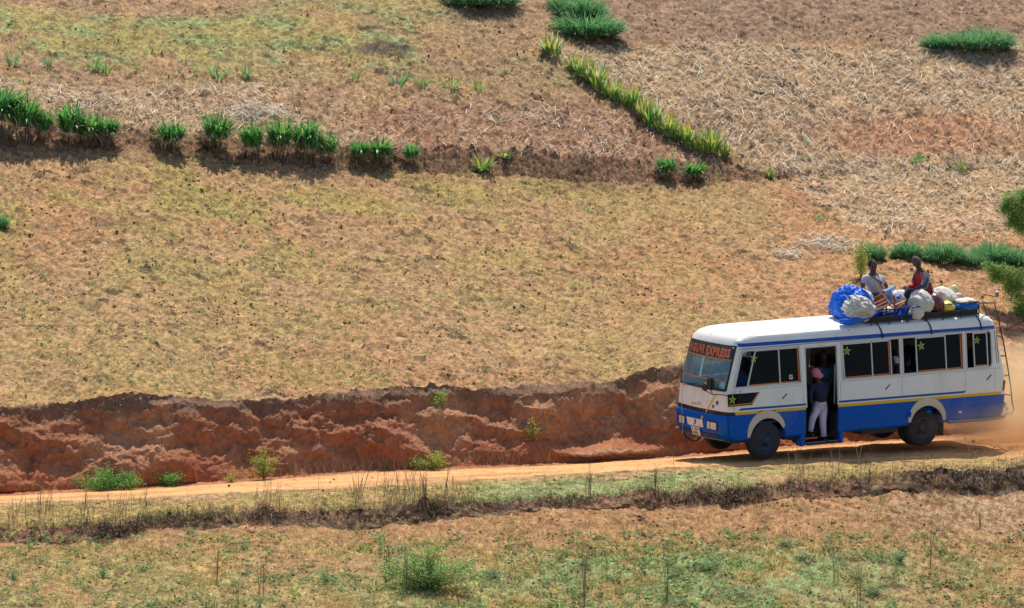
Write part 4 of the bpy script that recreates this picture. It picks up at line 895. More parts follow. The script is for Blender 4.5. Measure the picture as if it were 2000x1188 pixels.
for y, o, d in ((.20, -1, .09), (.42, -1, .09), (1.53, 1, .09), (1.75, 1, .09)): wheel(RW, y, .325, M_RIMD, o, d)
q = MB(); q.box((RW+.48, .28, .30), (.02, .42, .34)); q.build('mud_flap', M_BLACK, bus)
q = MB(); q.box((RW+.48, 1.67, .30), (.02, .42, .34)); q.build('mud_flap', M_BLACK, bus)
q = MB(); q.box((3.3, .62, .40), (6.2, .09, .14)); q.box((3.3, 1.33, .40), (6.2, .09, .14)); q.box((FW, XC, .33), (.12, 1.4, .10)); q.box((RW, XC, .29), (.13, 1.3, .13)); q.box((3.75, .35, .37), (.9, .4, .16)); q.box((1.55, .3, .38), (.3, .3, .10)); q.box((.35, XC, .38), (.5, 1.5, .08)); q.build('chassis', M_DARKM, bus)
# doorway: step well and frame
for x_ in (dx0-.07, dx1+.07): q = MB(); q.box((x_, .10, .325), (.10, .20, .27), None, .01); q.build('step_side', M_BLUE, bus)
q = MB(); q.box(((dx0+dx1)/2, .20, .225), (dx1-dx0+.0, .56, .03)); q.box(((dx0+dx1)/2, .69, .50), (dx1-dx0+.2, .03, .52)); q.box((dx0-.02, .36, .5), (.03, .7, .5)); q.box((dx1-.012, .37, .50), (.016, .66, .60)); q.build('door_step', M_DARKM, bus)
q = MB()
for x in (dx0+.012, dx1-.012): sbar(q, (x, .98), (x, 2.2), .03, .004, .03)
sbar(q, (dx0, 2.195), (dx1, 2.195), .03, .004, .03); q.build('door_frame', M_ALU, bus)
q = MB(); sbar(q, (dx0, .24), (dx1, .24), .03, .018, 0); q.build('step_edge', M_GREYM, bus)
q = MB(); q.tube([(dx1-.05, .09, 1.0), (dx1-.05, .09, 1.8)], .014); q.build('grab_rail', M_GREYM, bus)
q = MB(); q.box((dx0+.03, .42, 1.25), (.03, .6, 1.9)); q.build('folded_door', M_DARKIN, bus)
# inside: floor, seats, dashboard, wheel
q = MB(); q.box((3.3, 1.30, .75), (6.2, 1.12, .03)); q.box(((.3+dx0)/2, .42, .75), (dx0-.34, .60, .03)); q.box(((6.4+dx1)/2, .42, .75), (6.4-dx1-.06, .60, .03))
f_in = q.build('cabin_floor', M_DARKIN, bus)
for xs in (3.1, 3.85, 4.6, 5.35, 6.1):
    for yy in (.50, 1.45):
        if xs > 6 and yy < 1: pass
        q = MB(); q.box((xs, yy, 1.12), (.42, .74, .12), None, .03); q.box((xs+.20, yy, 1.45), (.10, .74, .72), Matrix.Rotation(.12, 3, 'Y'), .04); q.build('seat', M_DSEAT, bus)
for yy in (.55, 1.40): q = MB(); q.box((.95, yy, 1.12), (.46, .5, .14), None, .03); q.box((1.2, yy, 1.5), (.12, .5, .80), Matrix.Rotation(.15, 3, 'Y'), .04); q.build('front_seat', M_SEAT, bus)
q = MB(); q.box((.17, XC, 1.24), (.25, 1.6, .30), None, .05); q.build('dashboard', M_DARKIN, bus)
q = MB(); q.tube([(.52+.06*math.cos(t*math.pi/10), 1.38+.2*math.sin(t*math.pi/10), 1.50+.17*math.cos(t*math.pi/10)) for t in range(21)], .014, 6); q.build('steering_wheel', M_BLACK, bus)

# ---- front
def fgrid(poly_fn, y0, y1, ny, z0, z1, nz, off, name, m, parent, zt=None):
    """patch that follows the front skin; z limits may tilt linearly with y through zt"""
    mb = MB(); rows = []
    for j in range(nz+1):
        r = []
        for i in range(ny+1):
            y = y0+(y1-y0)*i/ny; z = z0+(z1-z0)*j/nz+(zt*(y-y0) if zt else 0); r.append((front_x(y, z)+off, y, z))
        rows.append(r)
    mb.loft(rows, False, close=False); return mb.build(name, m, parent, True)
ws = fgrid(None, .175, 1.775, 24, 1.445, 2.305, 12, .018, 'windscreen', M_GLASS, bus)
def fpath(mb, pts, wd, off=-.006, th=.006):     # flat band along picture points on the front skin (y,z)
    for (a, b) in zip(pts[:-1], pts[1:]):
        a = np.array(a); b = np.array(b); n = max(1, int(np.linalg.norm(b-a)/.08)); t = (b-a)/np.linalg.norm(b-a); s = np.array([-t[1], t[0]])*wd/2
        for k in range(n):
            p, q = a+(b-a)*k/n, a+(b-a)*(k+1)/n; quad = [p+s, q+s, q-s, p-s]
            mb.prism([(front_x(y, z)+off-th, y, z) for y, z in quad], (th, 0, 0))
def fpoly(mb, pts, off=-.006, th=.006): mb.prism([(front_x(y, z)+off-th, y, z) for y, z in pts], (th, 0, 0))
q = MB(); fpath(q, [(.175, 1.435), (1.775, 1.435)], .035, -.002, .010); fpath(q, [(.175, 2.315), (1.775, 2.315)], .03, -.002, .010); fpath(q, [(.17, 1.43), (.19, 2.30)], .03, -.002, .010); fpath(q, [(1.78, 1.43), (1.76, 2.30)], .03, -.002, .010); q.build('rubber_seal', M_BLACK, ws)
zb0, zb1 = 2.055, 2.285
ban = fgrid(None, .20, 1.75, 24, zb0, zb1, 4, .008, 'destination_banner', mat('banner_film', (.012, .018, .045), .4, .2, 6), ws)
q = MB(); fpath(q, [(.19, zb0-.012), (1.76, zb0-.012)], .022, .006, .004); fpath(q, [(.19, 1.62), (1.77, 1.62)], .022, .006, .004); q.build('orange_line', M_ORANGE, ws)
def text_mesh(txt, w_, h_, bold=.0, sp=1.0):
    cu = bpy.data.curves.new('t', 'FONT'); cu.body = txt; cu.size = 1; cu.offset = bold; cu.space_character = sp; cu.resolution_u = 3
    o = bpy.data.objects.new('t', cu); COL.objects.link(o); bpy.context.view_layer.update()
    me = bpy.data.meshes.new_from_object(o.evaluated_get(bpy.context.evaluated_depsgraph_get())); bpy.data.objects.remove(o)
    bm = bmesh.new(); bm.from_mesh(me); bmesh.ops.triangulate(bm, faces=bm.faces)
    xs = [v.co.x for v in bm.verts]; ysv = [v.co.y for v in bm.verts]; a, b, c, d = min(xs), max(xs), min(ysv), max(ysv)
    for v in bm.verts: v.co.x = (v.co.x-a)/(b-a)*w_; v.co.y = (v.co.y-c)/(d-c)*h_; v.co.z = 0
    return bm
def ftext(txt, y_left, y_right, z0, z1, off, m, name, parent, bold=.02, sp=1.0, tilt=0, shear=0):
    bm = text_mesh(txt, 1, 1, bold, sp)
    for v in bm.verts:
        y = y_left+(y_right-y_left)*v.co.x; z = z0+(z1-z0)*v.co.y+tilt*v.co.x; y += shear*v.co.y; v.co = Vector((front_x(y, z)+off, y, z))
    me = bpy.data.meshes.new(name); bm.to_mesh(me); bm.free(); return link(name, me, m, parent)
M_LET = mat('orange_letters', (.80, .17, .05), .5, .15, 12); M_LET2 = mat('pale_letter_edge', (.80, .45, .22), .5, .1, 9)
ftext('NGUVI', 1.68, 1.10, 2.085, 2.265, .003, M_LET2, 'banner_letters', ban, .05, 1.25); ftext('NGUVI', 1.67, 1.11, 2.09, 2.26, -.001, M_LET, 'banner_letters', ban, .02, 1.25)
ftext('EXPRESS', 1.01, .27, 2.075, 2.265, .003, M_LET2, 'banner_letters', ban, .05, 1.15); ftext('EXPRESS', 1.00, .28, 2.08, 2.26, -.001, M_LET, 'banner_letters', ban, .02, 1.15)
fgrid(None, 1.02, 1.10, 2, 1.63, 2.03, 4, .010, 'light_blue_strip', M_LIGHTBLUE, ws)
fgrid(None, .24, .40, 2, 1.47, 1.60, 2, .010, 'windscreen_disc', M_LIGHTBLUE, ws)
yy, zz = FR(1402, 755); q = MB(); fpoly(q, star(.42, 1.585, .06), .002, .003); q.build('star_sticker', M_GREEN, ws)
# wipers, mirror
for y0 in (.85, 1.6):
    q = MB(); q.tube([(front_x(y0, 1.39)-.03, y0, 1.39), (front_x(y0-.12, 1.43)-.035, y0-.14, 1.44)], .014, 6); w_ = q.build('wiper', M_ORANGE, bus)
    q = MB(); q.tube([(front_x(y0-.12, 1.43)-.03, y0-.14, 1.44), (front_x(y0-.55, 1.50)-.02, y0-.55, 1.50)], .008, 6); q.build('blade', M_BLACK, w_)
mx, mz = SY(1388, 752, .30)[0], SY(1388, 752, .30)[2]
q = MB(); q.box((mx, .30, mz+.03), (.10, .19, .26), None, .03); mir = q.build('mirror', M_BLACK, bus)
q = MB(); q.ball((mx-.02, .47, mz-.06), (.05, .085, .09), 2); q.build('round_mirror', M_BLACK, mir)
q = MB(); q.tube([(mx, .47, mz-.14), (mx+.05, .30, mz-.20), (mx+.16, .13, mz-.19), (front_x(.1, 1.4)+.04, .08, 1.33)], .010, 6); q.tube([(mx, .30, mz-.1), (mx+.04, .28, mz-.2)], .01, 6); q.build('mirror_arm', M_BLACK, mir)
q = MB(); q.box((front_x(.1, 1.28)+.02, .06, 1.27), (.05, .05, .15), None, .01); q.build('mirror_bracket', M_BLACK, bus)
# yellow ribbon, stars, name
q = MB(); fpath(q, [FR(1398, 771), FR(1379, 805)], .035, -.004, .004); fpath(q, [FR(1376, 812), FR(1371, 828), FR(1370, 853)], .035, -.05, .004); q.build('yellow_ribbon', M_YEL, bus)
for px, py, r in ((1401, 787, .062), (1393, 794, .048)): q = MB(); fpoly(q, star(*FR(px, py), r, .2), -.003, .004); q.build('purple_star', M_PURPLE, bus)
a, b = FR(1351, 788), FR(1369, 789); ftext('ROSA', a[0], b[0], a[1]-.025, a[1]+.035, -.006, M_GOLD, 'name_letters', bus, .03, 1.5, b[1]-a[1])
# bumper with lamps, panel, plate
bp = MB(); R2 = []
for z, o in ((.42, -.0), (.44, -.035), (.60, -.045), (.88, -.045), (.92, -.035), (.935, .0)):
    R2.append([(front_x(y, z)+o, y, z) for y in np.linspace(.07, Wd-.07, 30)])
bp.loft(R2, False, close=False); bum = bp.build('front_bumper', M_BLUE, bus, True)
def frect(c, wy, hz, off, th, m, name, parent, sk=0):
    q = MB(); y, z = c; fpoly(q, [(y-wy/2, z-hz/2), (y+wy/2, z-hz/2), (y+wy/2+sk, z+hz/2), (y-wy/2-sk, z+hz/2)], off, th); return q.build(name, m, parent)
def fquad(pxs, off, th, m, name, parent):
    q = MB(); fpoly(q, [FR(*p) for p in pxs], off, th); return q.build(name, m, parent)
h = fquad([(1384, 820), (1405, 824), (1405, 842), (1384, 837)], -.047, .012, M_BLACK, 'headlight', bus)
fquad([(1386, 822.5), (1391, 823.5), (1391, 837), (1386, 836)], -.060, .008, M_LAMP, 'lens', h); fquad([(1392.5, 824), (1403.5, 826), (1403.5, 840), (1392.5, 837.5)], -.060, .008, M_LAMP, 'lens', h)
h = fquad([(1329.5, 808), (1342, 811), (1342, 828), (1330.5, 825)], -.047, .012, M_BLACK, 'headlight', bus)
fquad([(1331.5, 810), (1336, 811), (1336, 825.5), (1332, 824.5)], -.060, .008, M_LAMP, 'lens', h); fquad([(1337.5, 811.5), (1341.5, 812.5), (1341.5, 826.5), (1337.5, 826)], -.060, .008, M_LAMP, 'lens', h)
pnl = fquad([(1345.5, 813), (1376, 820), (1378, 834.5), (1354, 830), (1348, 828)], -.050, .010, M_WHITE, 'white_front_panel', bus)
fquad([(1361, 818), (1363, 819), (1364, 823.5), (1361, 829.5), (1360, 828), (1362, 824)], -.062, .004, M_BLACK, 'emblem', pnl)
c = FR(1363, 840); pl = frect((c[0]-.0, c[1]-.01), .28, .17, -.064, .008, M_WHITE, 'number_plate', bus)
ftext('T 594', c[0]+.11, c[0]-.11, c[1]+.005, c[1]+.055, -.074, M_BLACK, 'plate_letters', pl, .01); ftext('BRE', c[0]+.09, c[0]-.09, c[1]-.075, c[1]-.025, -.074, M_BLACK, 'plate_letters', pl, .01)
q = MB(); fpath(q, [(.3, .50), (1.65, .50)], .05, -.046, .003); q.build('lower_grille', M_DARKM, bum)
q = MB(); q.tube([(front_x(y, .42)-.02, y, .42) for y in np.linspace(.25, 1.75, 16)], .013, 6); q.build('chrome_strip', M_GREYM, bum)
q = MB(); q.tube([(front_x(1.62, .42)-.03, 1.62, .41), (front_x(1.5, .4)-.10, 1.48, .34), (front_x(1.2, .4)-.12, 1.2, .30), (front_x(1.05, .4)-.08, 1.03, .33), (front_x(1.0, .42)-.02, 1.0, .40)], .022, 8); q.build('tow_loop', M_BLACK, bus)
q = MB(); q.tube([(front_x(1.55, 1.4)-.02, 1.55, 1.98), (front_x(1.5, 1.0)-.06, 1.52, 1.0), (front_x(1.5, .5)-.07, 1.5, .42)], .006, 5); q.build('front_cord', M_ALU, bus)
# ---- rear: bumper tube, ladder, tail lamp
def rear_x(z): return float(slx(z)[1])
q = MB(); q.tube([(RW+.55, -.0, .42), (6.4, -.03, .40), (6.85, .02, .42), (7.05, .15, .48), (7.15, .35, .58), (7.18, 1.0, .60), (7.15, 1.6, .58), (6.95, 1.85, .48)], .035, 8); q.tube([(6.85, .4, .62), (7.16, .4, .62)], .04, 8); q.build('rear_bumper', M_GREYM, bus)
q = MB(); sbar(q, (6.80, .97), (6.84, 1.18), .05, .004, .01); q.build('tail_lamp', mat('tail_lamp_red', (.20, .05, .04), .4, .2, 9), bus)
def rung_pt(px, py, y): return tuple(SY(px, py, y))
lr = [rung_pt(1912, 592, .25), rung_pt(1942, 592, .55), rung_pt(1947, 610, .55), rung_pt(1960, 670, .55), rung_pt(1967, 710, .55), rung_pt(1974, 755, .55), rung_pt(1977, 786, .55), rung_pt(1980, 800, .5), rung_pt(1976, 810, .45), rung_pt(1968, 808, .4)]
q = MB(); q.tube(lr, .014, 6); lf2 = [(p[0]+.01, p[1]+.42, p[2]+.0) for p in lr[1:7]]; q.tube([rung_pt(1925, 592, .9)]+lf2, .014, 6)
for k in range(6):
    z = 2.85-.42*k; a = np.array(lr[2:7]); x = float(np.interp(-z, -a[:, 2], a[:, 0])); q.tube([(x, .55, z), (x, .97, z)], .011, 6); 
    if k in (1, 2, 3, 4): q.tube([(x, .55, z), (rear_x(z)-.02, .55, z)], .008, 5)
q.build('ladder', M_DARKM, bus)
# ---- roof rack with straps
YN, YF = .20, 1.66
pA, pB, pT = SY(1690, 624, YN), SY(1912, 613, YN), SY(1912, 590, YN); pF = SY(1702, 622, YN)
RX0, RX1, RZ, RZT = pF[0], pB[0], .5*(pA[2]+pB[2]), pT[2]
rk = MB()
for y in (YN, YF):
    rk.tube([(RX0, y, RZT), (RX1, y, RZT)], .013, 6); rk.tube([(RX0, y, RZ+.06), (RX1, y, RZ+.06)], .014, 6); rk.tube([(RX0, y, RZ-.04), (RX1, y, RZ-.04)], .016, 6)
    for k in range(7): x = RX0+(RX1-RX0)*k/6; rk.tube([(x, y, RZ-.10), (x, y, RZT)], .012, 6)
for x in (RX0, RX1):
    for z in (RZ+.06, RZT): rk.tube([(x, YN, z), (x, YF, z)], .013, 6)
for k in range(22): x = RX0+(RX1-RX0)*k/21; rk.tube([(x, YN, RZ-.03), (x, YF, RZ-.03)], .010, 5)
rack = rk.build('roof_rack', M_DARKM, bus)
q = MB(); q.box(((pA[0]+RX1)/2, YN+.012, RZ+.01), (RX1-pA[0]-.06, .012, .12)); q.box((RX1-.9, XC, RZ-.01), (2.4-.7, 1.4, .012)); q.build('side_board', M_DARKIN, rack)
for px in (1722, 1818, 1915):
    x = SY(px, 645, .1)[0]; q = MB(); z0 = 2.24; pts = [(x-.03, .24, RZ-.02), (x-.03, .20, 2.53), (x-.01, ys(2.44)-.012, 2.44), (x+.01, ys(2.35)-.012, 2.35), (x+.02, ys(2.26)-.012, 2.255)]
    q.tube(pts, .017, 6); q.build('rack_strap', M_BLACK, bus)

# ------------------------------------------------------------------ people
def skin_bm(verts, edges, rad, root=0, sub=1):
    me = bpy.data.meshes.new('s'); me.from_pydata([tuple(v) for v in verts], edges, []); o = bpy.data.objects.new('s', me); COL.objects.link(o)
    o.modifiers.new('k', 'SKIN')
    if not me.skin_vertices: raise RuntimeError('no skin layer')
    for i, sv in enumerate(me.skin_vertices[0].data):
        r = rad[i]; sv.radius = r if isinstance(r, tuple) else (r, r); sv.use_root = (i == root)
    m = o.modifiers.new('u', 'SUBSURF'); m.levels = sub; m.render_levels = sub
    bpy.context.view_layer.update(); r = bpy.data.meshes.new_from_object(o.evaluated_get(bpy.context.evaluated_depsgraph_get()))
    bpy.data.objects.remove(o); return r
def V3(*a): return Vector(a)
def person(label, J, cl, face, group=None, name='person', h=1.0):
    """J: joints in bus coordinates; cl: clothing spec; face: where the face looks"""
    J = {k: Vector(v) for k, v in J.items()}
    base = J['pelvis'].copy(); root = empty(name); root.matrix_world = BM @ Matrix.Translation(base); tag(root, label, 'person', group)
    q = {k: v-base for k, v in J.items()}
    names = ['pelvis', 'waist', 'chest', 'neck', 'headb', 'shL', 'elL', 'wrL', 'shR', 'elR', 'wrR', 'hipL', 'knL', 'anL', 'hipR', 'knR', 'anR']
    q['waist'] = q['pelvis'].lerp(q['chest'], .5); q['headb'] = q['neck'].lerp(q['head'], .6)
    rd = dict(pelvis=(.13, .11), waist=(.13, .105), chest=(.16, .12), neck=.066, headb=.058, shL=.062, shR=.062, elL=.042, elR=.042, wrL=.028, wrR=.028, hipL=.09, hipR=.09, knL=.058, knR=.058, anL=.038, anR=.038)
    E = [('pelvis', 'waist'), ('waist', 'chest'), ('chest', 'neck'), ('neck', 'headb'), ('chest', 'shL'), ('shL', 'elL'), ('elL', 'wrL'), ('chest', 'shR'), ('shR', 'elR'), ('elR', 'wrR'), ('pelvis', 'hipL'), ('hipL', 'knL'), ('knL', 'anL'), ('pelvis', 'hipR'), ('hipR', 'knR'), ('knR', 'anR')]
    bm = bmesh.new()
    def addskin(nm_, ed, k, sub=1, target=None):
        idx = {n: i for i, n in enumerate(nm_)}; r = [tuple(x*k for x in rd[n]) if isinstance(rd[n], tuple) else rd[n]*k for n in nm_]
        me = skin_bm([q[n] for n in nm_], [(idx[a], idx[b]) for a, b in ed], r, 0, sub)
        if target is not None: target.from_mesh(me); bpy.data.meshes.remove(me)
        else: return me
    addskin(names, E, 1.0, 1, bm)
    # head with nose, ears, brow, chin
    F = Vector(face).normalized(); U = (q['head']-q['neck']).normalized(); Sd = F.cross(U).normalized(); U = Sd.cross(F).normalized()
    Rm = Matrix((Sd, F, U)).transposed(); hc = q['head']
    def ell(c, r, sub=2):
        rr = bmesh.ops.create_icosphere(bm, subdivisions=sub, radius=1)
        for v in rr['verts']:
            p = v.co.copy(); 
            if sub == 3:
                taper = 1-.22*max(0, -p.z); p.x *= taper; p.y = p.y*(1-.08*max(0, -p.z))
            v.co = hc+Rm @ (Vector(c)+Vector((p.x*r[0], p.y*r[1], p.z*r[2])))
    ell((0, 0, 0), (.086, .106, .130), 3); ell((0, .098, -.012), (.014, .020, .028)); ell((.079, -.005, -.005), (.012, .022, .032)); ell((-.079, -.005, -.005), (.012, .022, .032)); ell((0, .086, -.052), (.028, .012, .010)); ell((0, .070, -.095), (.03, .022, .022))
    # hands
    for s in 'LR':
        w, e = q['wr'+s], q['el'+s]; hd = (w-e).normalized(); hd = Vector(cl.get('hand'+s, hd)).normalized(); sd_ = hd.cross(Vector((0, 0, 1))); sd_ = sd_.normalized() if sd_.length > .1 else Vector((1, 0, 0)); dn = hd.cross(sd_).normalized()
        if dn.z > 0: dn = -dn
        vs = [w, w+hd*.045]; es = [(0, 1)]; rr = [.026, (.034, .020)]
        for k, (o, ln) in enumerate(((-.03, .068), (-.01, .078), (.01, .074), (.028, .058))):
            b = len(vs); vs += [w+hd*.085+sd_*o, w+hd*(.085+ln*.5)+sd_*o*1.15+dn*.010, w+hd*(.085+ln*.85)+sd_*o*1.15+dn*.032]; es += [(1, b), (b, b+1), (b+1, b+2)]; rr += [.011, .009, .0075]
        b = len(vs); vs += [w+hd*.03-sd_*.032, w+hd*.06-sd_*.058+dn*.01, w+hd*.088-sd_*.062+dn*.02]; es += [(1, b), (b, b+1), (b+1, b+2)]; rr += [.014, .011, .009]
        me = skin_bm(vs, es, rr, 0, 1); bm.from_mesh(me); bpy.data.meshes.remove(me)
    me = bpy.data.meshes.new('body'); bm.to_mesh(me); bm.free(); me.shade_smooth(); link('body', me, cl['skin'], root)
    for sx in (-1, 1):
        b = MB(); b.ball(hc+Rm @ Vector((sx*.03, .088, .012)), (.011, .008, .007), 1); b.build('eye', M_EYE, root)
    def cloth(nm_, ed, k, m, name_, extra=None):
        sv = {n: q[n].copy() for n in q}
        if extra: 
            for n, (a, b_, t) in extra.items(): q[n] = sv[a].lerp(sv[b_], t); rd.setdefault(n, rd[a])
        me = addskin(nm_, ed, k); me.shade_smooth(); q.update(sv); me.materials.clear(); o = link(name_, me, m, root); return o
    t = cl.get('sleeve', 1.0)
    rd.update(slL=.05 if t < .9 else .036, slR=.05 if t < .9 else .036, hem=(.125, .11), coll=(.075, .06))
    ex = {'slL': ('shL', 'elL', .62) if t < .9 else ('elL', 'wrL', .95), 'slR': ('shR', 'elR', .62) if t < .9 else ('elR', 'wrR', .95), 'coll': ('chest', 'neck', .55), 'hem': ('pelvis', 'waist', .15)}
    if t < .9: cloth(['hem', 'waist', 'chest', 'coll', 'shL', 'slL', 'shR', 'slR'], [('hem', 'waist'), ('waist', 'chest'), ('chest', 'coll'), ('chest', 'shL'), ('shL', 'slL'), ('chest', 'shR'), ('shR', 'slR')], 1.2, cl['top'], 'shirt', ex)
    else: cloth(['hem', 'waist', 'chest', 'coll', 'shL', 'elL', 'slL', 'shR', 'elR', 'slR'], [('hem', 'waist'), ('waist', 'chest'), ('chest', 'coll'), ('chest', 'shL'), ('shL', 'elL'), ('elL', 'slL'), ('chest', 'shR'), ('shR', 'elR'), ('elR', 'slR')], cl.get('k', 1.25), cl['top'], 'jacket' if cl.get('jacket') else 'shirt', ex)
    b = MB(); w_, p_ = q['waist'], q['pelvis']; wl = [w_.lerp(p_, .45), p_, p_.lerp(q['hipL'].lerp(q['hipR'], .5), .9)]
    b.ball(p_, (.155, .135, .13), 3, .06, 3)
    b.tube([w_.lerp(p_, .3), p_], [.125, .145], 14)
    for s in 'LR':
        hp, kn, an = q['hip'+s], q['kn'+s], q['an'+s]; pts = [hp.lerp(kn, -.12), hp.lerp(kn, .15), hp.lerp(kn, .5), hp.lerp(kn, .85), kn, kn.lerp(an, .25), kn.lerp(an, .6), kn.lerp(an, .92)]
        b.tube(pts, [.095, .098, .086, .074, .073, .068, .062, .060], 12)
    b.build('trousers', cl['legs'], root, True)
    for s in 'LR':
        td = Vector(cl.get('toe', (-1, 0, 0))).normalized(); b = MB(); a = q['an'+s]; b.tube([a-td*.05+V3(0, 0, -.03), a+V3(0, 0, -.03), a+td*.09+V3(0, 0, -.045), a+td*.18+V3(0, 0, -.055)], [.040, .046, .042, .026], 8); b.build('shoe', cl['shoe'], root, True)
    if cl.get('cap'):
        bm = bmesh.new(); rr = bmesh.ops.create_icosphere(bm, subdivisions=3, radius=1)
        for v in rr['verts']: v.co = hc+Rm @ Vector((v.co.x*.096, v.co.y*.116, v.co.z*.140 if v.co.z > 0 else v.co.z*.02))+U*cl.get('caph', .02)
        me = bpy.data.meshes.new('cap'); bm.to_mesh(me); bm.free(); me.shade_smooth(); link('cap', me, cl['cap'], root)
        if cl.get('brim'):
            b = MB(); b.prism([hc+Rm @ Vector((x, y, .035)) for x, y in ((-.07, .08), (-.06, .15), (0, .175), (.06, .15), (.07, .08))], U*.012); b.build('brim', cl['cap'], root)
    else:
        bm = bmesh.new(); rr = bmesh.ops.create_icosphere(bm, subdivisions=3, radius=1)
        for v in rr['verts']: v.co = hc+Rm @ Vector((v.co.x*.089, v.co.y*.106-.006, max(v.co.z, -.1)*.134+.006-(.03 if v.co.y > .5 else 0)))
        me = bpy.data.meshes.new('hair'); bm.to_mesh(me); bm.free(); me.shade_smooth(); link('hair', me, M_HAIR, root)
    return root, q, Rm, hc
M_EYE = mat('eye', (.35, .33, .30), .4, .1, 9); M_SKIN = mat('dark_skin', (.060, .032, .022), .5, .15, 12); M_SKIN2 = mat('brown_skin', (.095, .05, .032), .48, .15, 12); M_HAIR = mat('short_hair', (.012, .010, .009), .8, .3, 60, .003, 120)
def cloth_m(n, c, v=.15): return mat(n, c, .9, v, 7, .012, 11)
M_TEE = cloth_m('grey_tee', (.52, .47, .48)); M_JEAN = cloth_m('faded_jeans', (.26, .38, .56), .35); M_BLK = cloth_m('black_cloth', (.018, .018, .022)); M_NAVY = cloth_m('navy_cloth', (.012, .022, .05)); M_LILAC = cloth_m('lilac_trousers', (.62, .55, .72)); M_PINK = cloth_m('pink_cap', (.70, .22, .28)); M_WCAP = cloth_m('white_cap', (.7, .66, .6)); M_TEAL = cloth_m('blue_patterned', (.05, .14, .22), .5); M_RED = cloth_m('red_cloth', (.62, .025, .04)); M_SLATE = cloth_m('slate_cloth', (.045, .08, .13)); M_SHOE = mat('shoe', (.02, .02, .02), .6); M_CUFF = cloth_m('grey_piping', (.3, .28, .28)); M_BROWNH = cloth_m('knit_hat', (.10, .08, .08))
def PT(px, py, y): return SY(px, py, y)
# man in grey, leaning back on one arm
Y1 = .85
g = person('man in a grey T-shirt and faded jeans leaning back on the roof load', dict(head=PT(1704, 519, Y1), neck=PT(1705, 533, Y1), chest=PT(1705, 549, Y1), pelvis=PT(1713, 583, Y1), shL=PT(1689, 541, Y1-.08), elL=PT(1684, 566, Y1-.12), wrL=PT(1688, 584, Y1-.05),
    shR=PT(1720, 542, Y1+.10), elR=PT(1732, 560, Y1+.16), wrR=PT(1728, 570, Y1-.0), hipL=PT(1716, 584, Y1-.12), hipR=PT(1720, 583, Y1+.1), knL=PT(1735, 568, Y1-.18), knR=PT(1742, 563, Y1+.12), anL=PT(1746, 598, Y1-.22), anR=PT(1751, 592, Y1+.05)),
    dict(skin=M_SKIN2, top=M_TEE, legs=M_JEAN, shoe=M_SHOE, sleeve=.6, toe=(1, 0, 0), handL=(.1, 0, -1)), (.12, -1, .05))
b = MB(); b.ball(g[1]['chest'].lerp(g[1]['shR'], .45)+V3(.0, -.16, -.05), (.035, .015, .03), 1); b.build('shirt_print', M_PURPLE, g[0])
b = MB(); b.tube([g[1]['shL']+V3(.05, -.09, .06), g[1]['chest']+V3(.05, -.165, 0), g[1]['chest'].lerp(g[1]['pelvis'], .7)+V3(.12, -.15, 0)], .010, 6); b.build('shoulder_strap', M_BLK, g[0])
# man in red jacket
Y2 = .75
g = person('man in a red and slate jacket and knit hat sitting on the sacks', dict(head=PT(1791, 514, Y2), neck=PT(1796, 528, Y2), chest=PT(1801, 545, Y2), pelvis=PT(1810, 577, Y2), shL=PT(1808, 538, Y2-.13), elL=PT(1803, 559, Y2-.24), wrL=PT(1786, 564, Y2-.22),
    shR=PT(1789, 537, Y2+.14), elR=PT(1786, 558, Y2+.12), wrR=PT(1774, 561, Y2+.02), hipL=PT(1806, 578, Y2-.12), hipR=PT(1803, 577, Y2+.1), knL=PT(1774, 568, Y2-.17), knR=PT(1768, 565, Y2+.05), anL=PT(1765, 592, Y2-.2), anR=PT(1758, 586, Y2)),
    dict(skin=M_SKIN, top=M_RED, legs=M_BLK, shoe=M_SHOE, jacket=1, k=1.45, toe=(-1, -.3, 0), cap=M_BROWNH, handL=(-1, 0, -.3), handR=(-1, 0, -.4)), (-.35, -1, 0))
b = MB(); q_ = g[1]; b.tube([q_['chest'].lerp(q_['neck'], .4)+V3(0, 0, .0), q_['chest'].lerp(q_['shL'], .9)+V3(0, -.02, 0), q_['shL'].lerp(q_['elL'], .5)+V3(0, -.015, 0), q_['elL']+V3(.0, -.012, 0), q_['elL'].lerp(q_['wrL'], .75)], [.07, .078, .070, .062, .050], 12); b.build('slate_sleeve', M_SLATE, g[0], True)
b = MB(); b.tube([q_['chest'].lerp(q_['neck'], .4)+V3(0, 0, .01), q_['chest'].lerp(q_['shR'], .9), q_['shR'].lerp(q_['elR'], .6)], [.07, .078, .07], 12); b.build('slate_sleeve', M_SLATE, g[0], True)
b = MB(); b.tube([q_['shL']+V3(.02, -.10, .03), q_['shL'].lerp(q_['elL'], .5)+V3(.05, -.088, 0), q_['elL']+V3(.04, -.08, -.03), q_['elL'].lerp(q_['wrL'], .8)+V3(0, -.06, -.03)], .011, 6); b.tube([q_['chest']+V3(.09, -.17, -.05), q_['pelvis'].lerp(q_['waist'], .3)+V3(.07, -.16, 0)], .022, 6); b.tube([q_['neck']+V3(-.05, -.09, -.02), q_['waist']+V3(-.13, -.12, 0)], .010, 6); b.build('jacket_piping', M_CUFF, g[0])
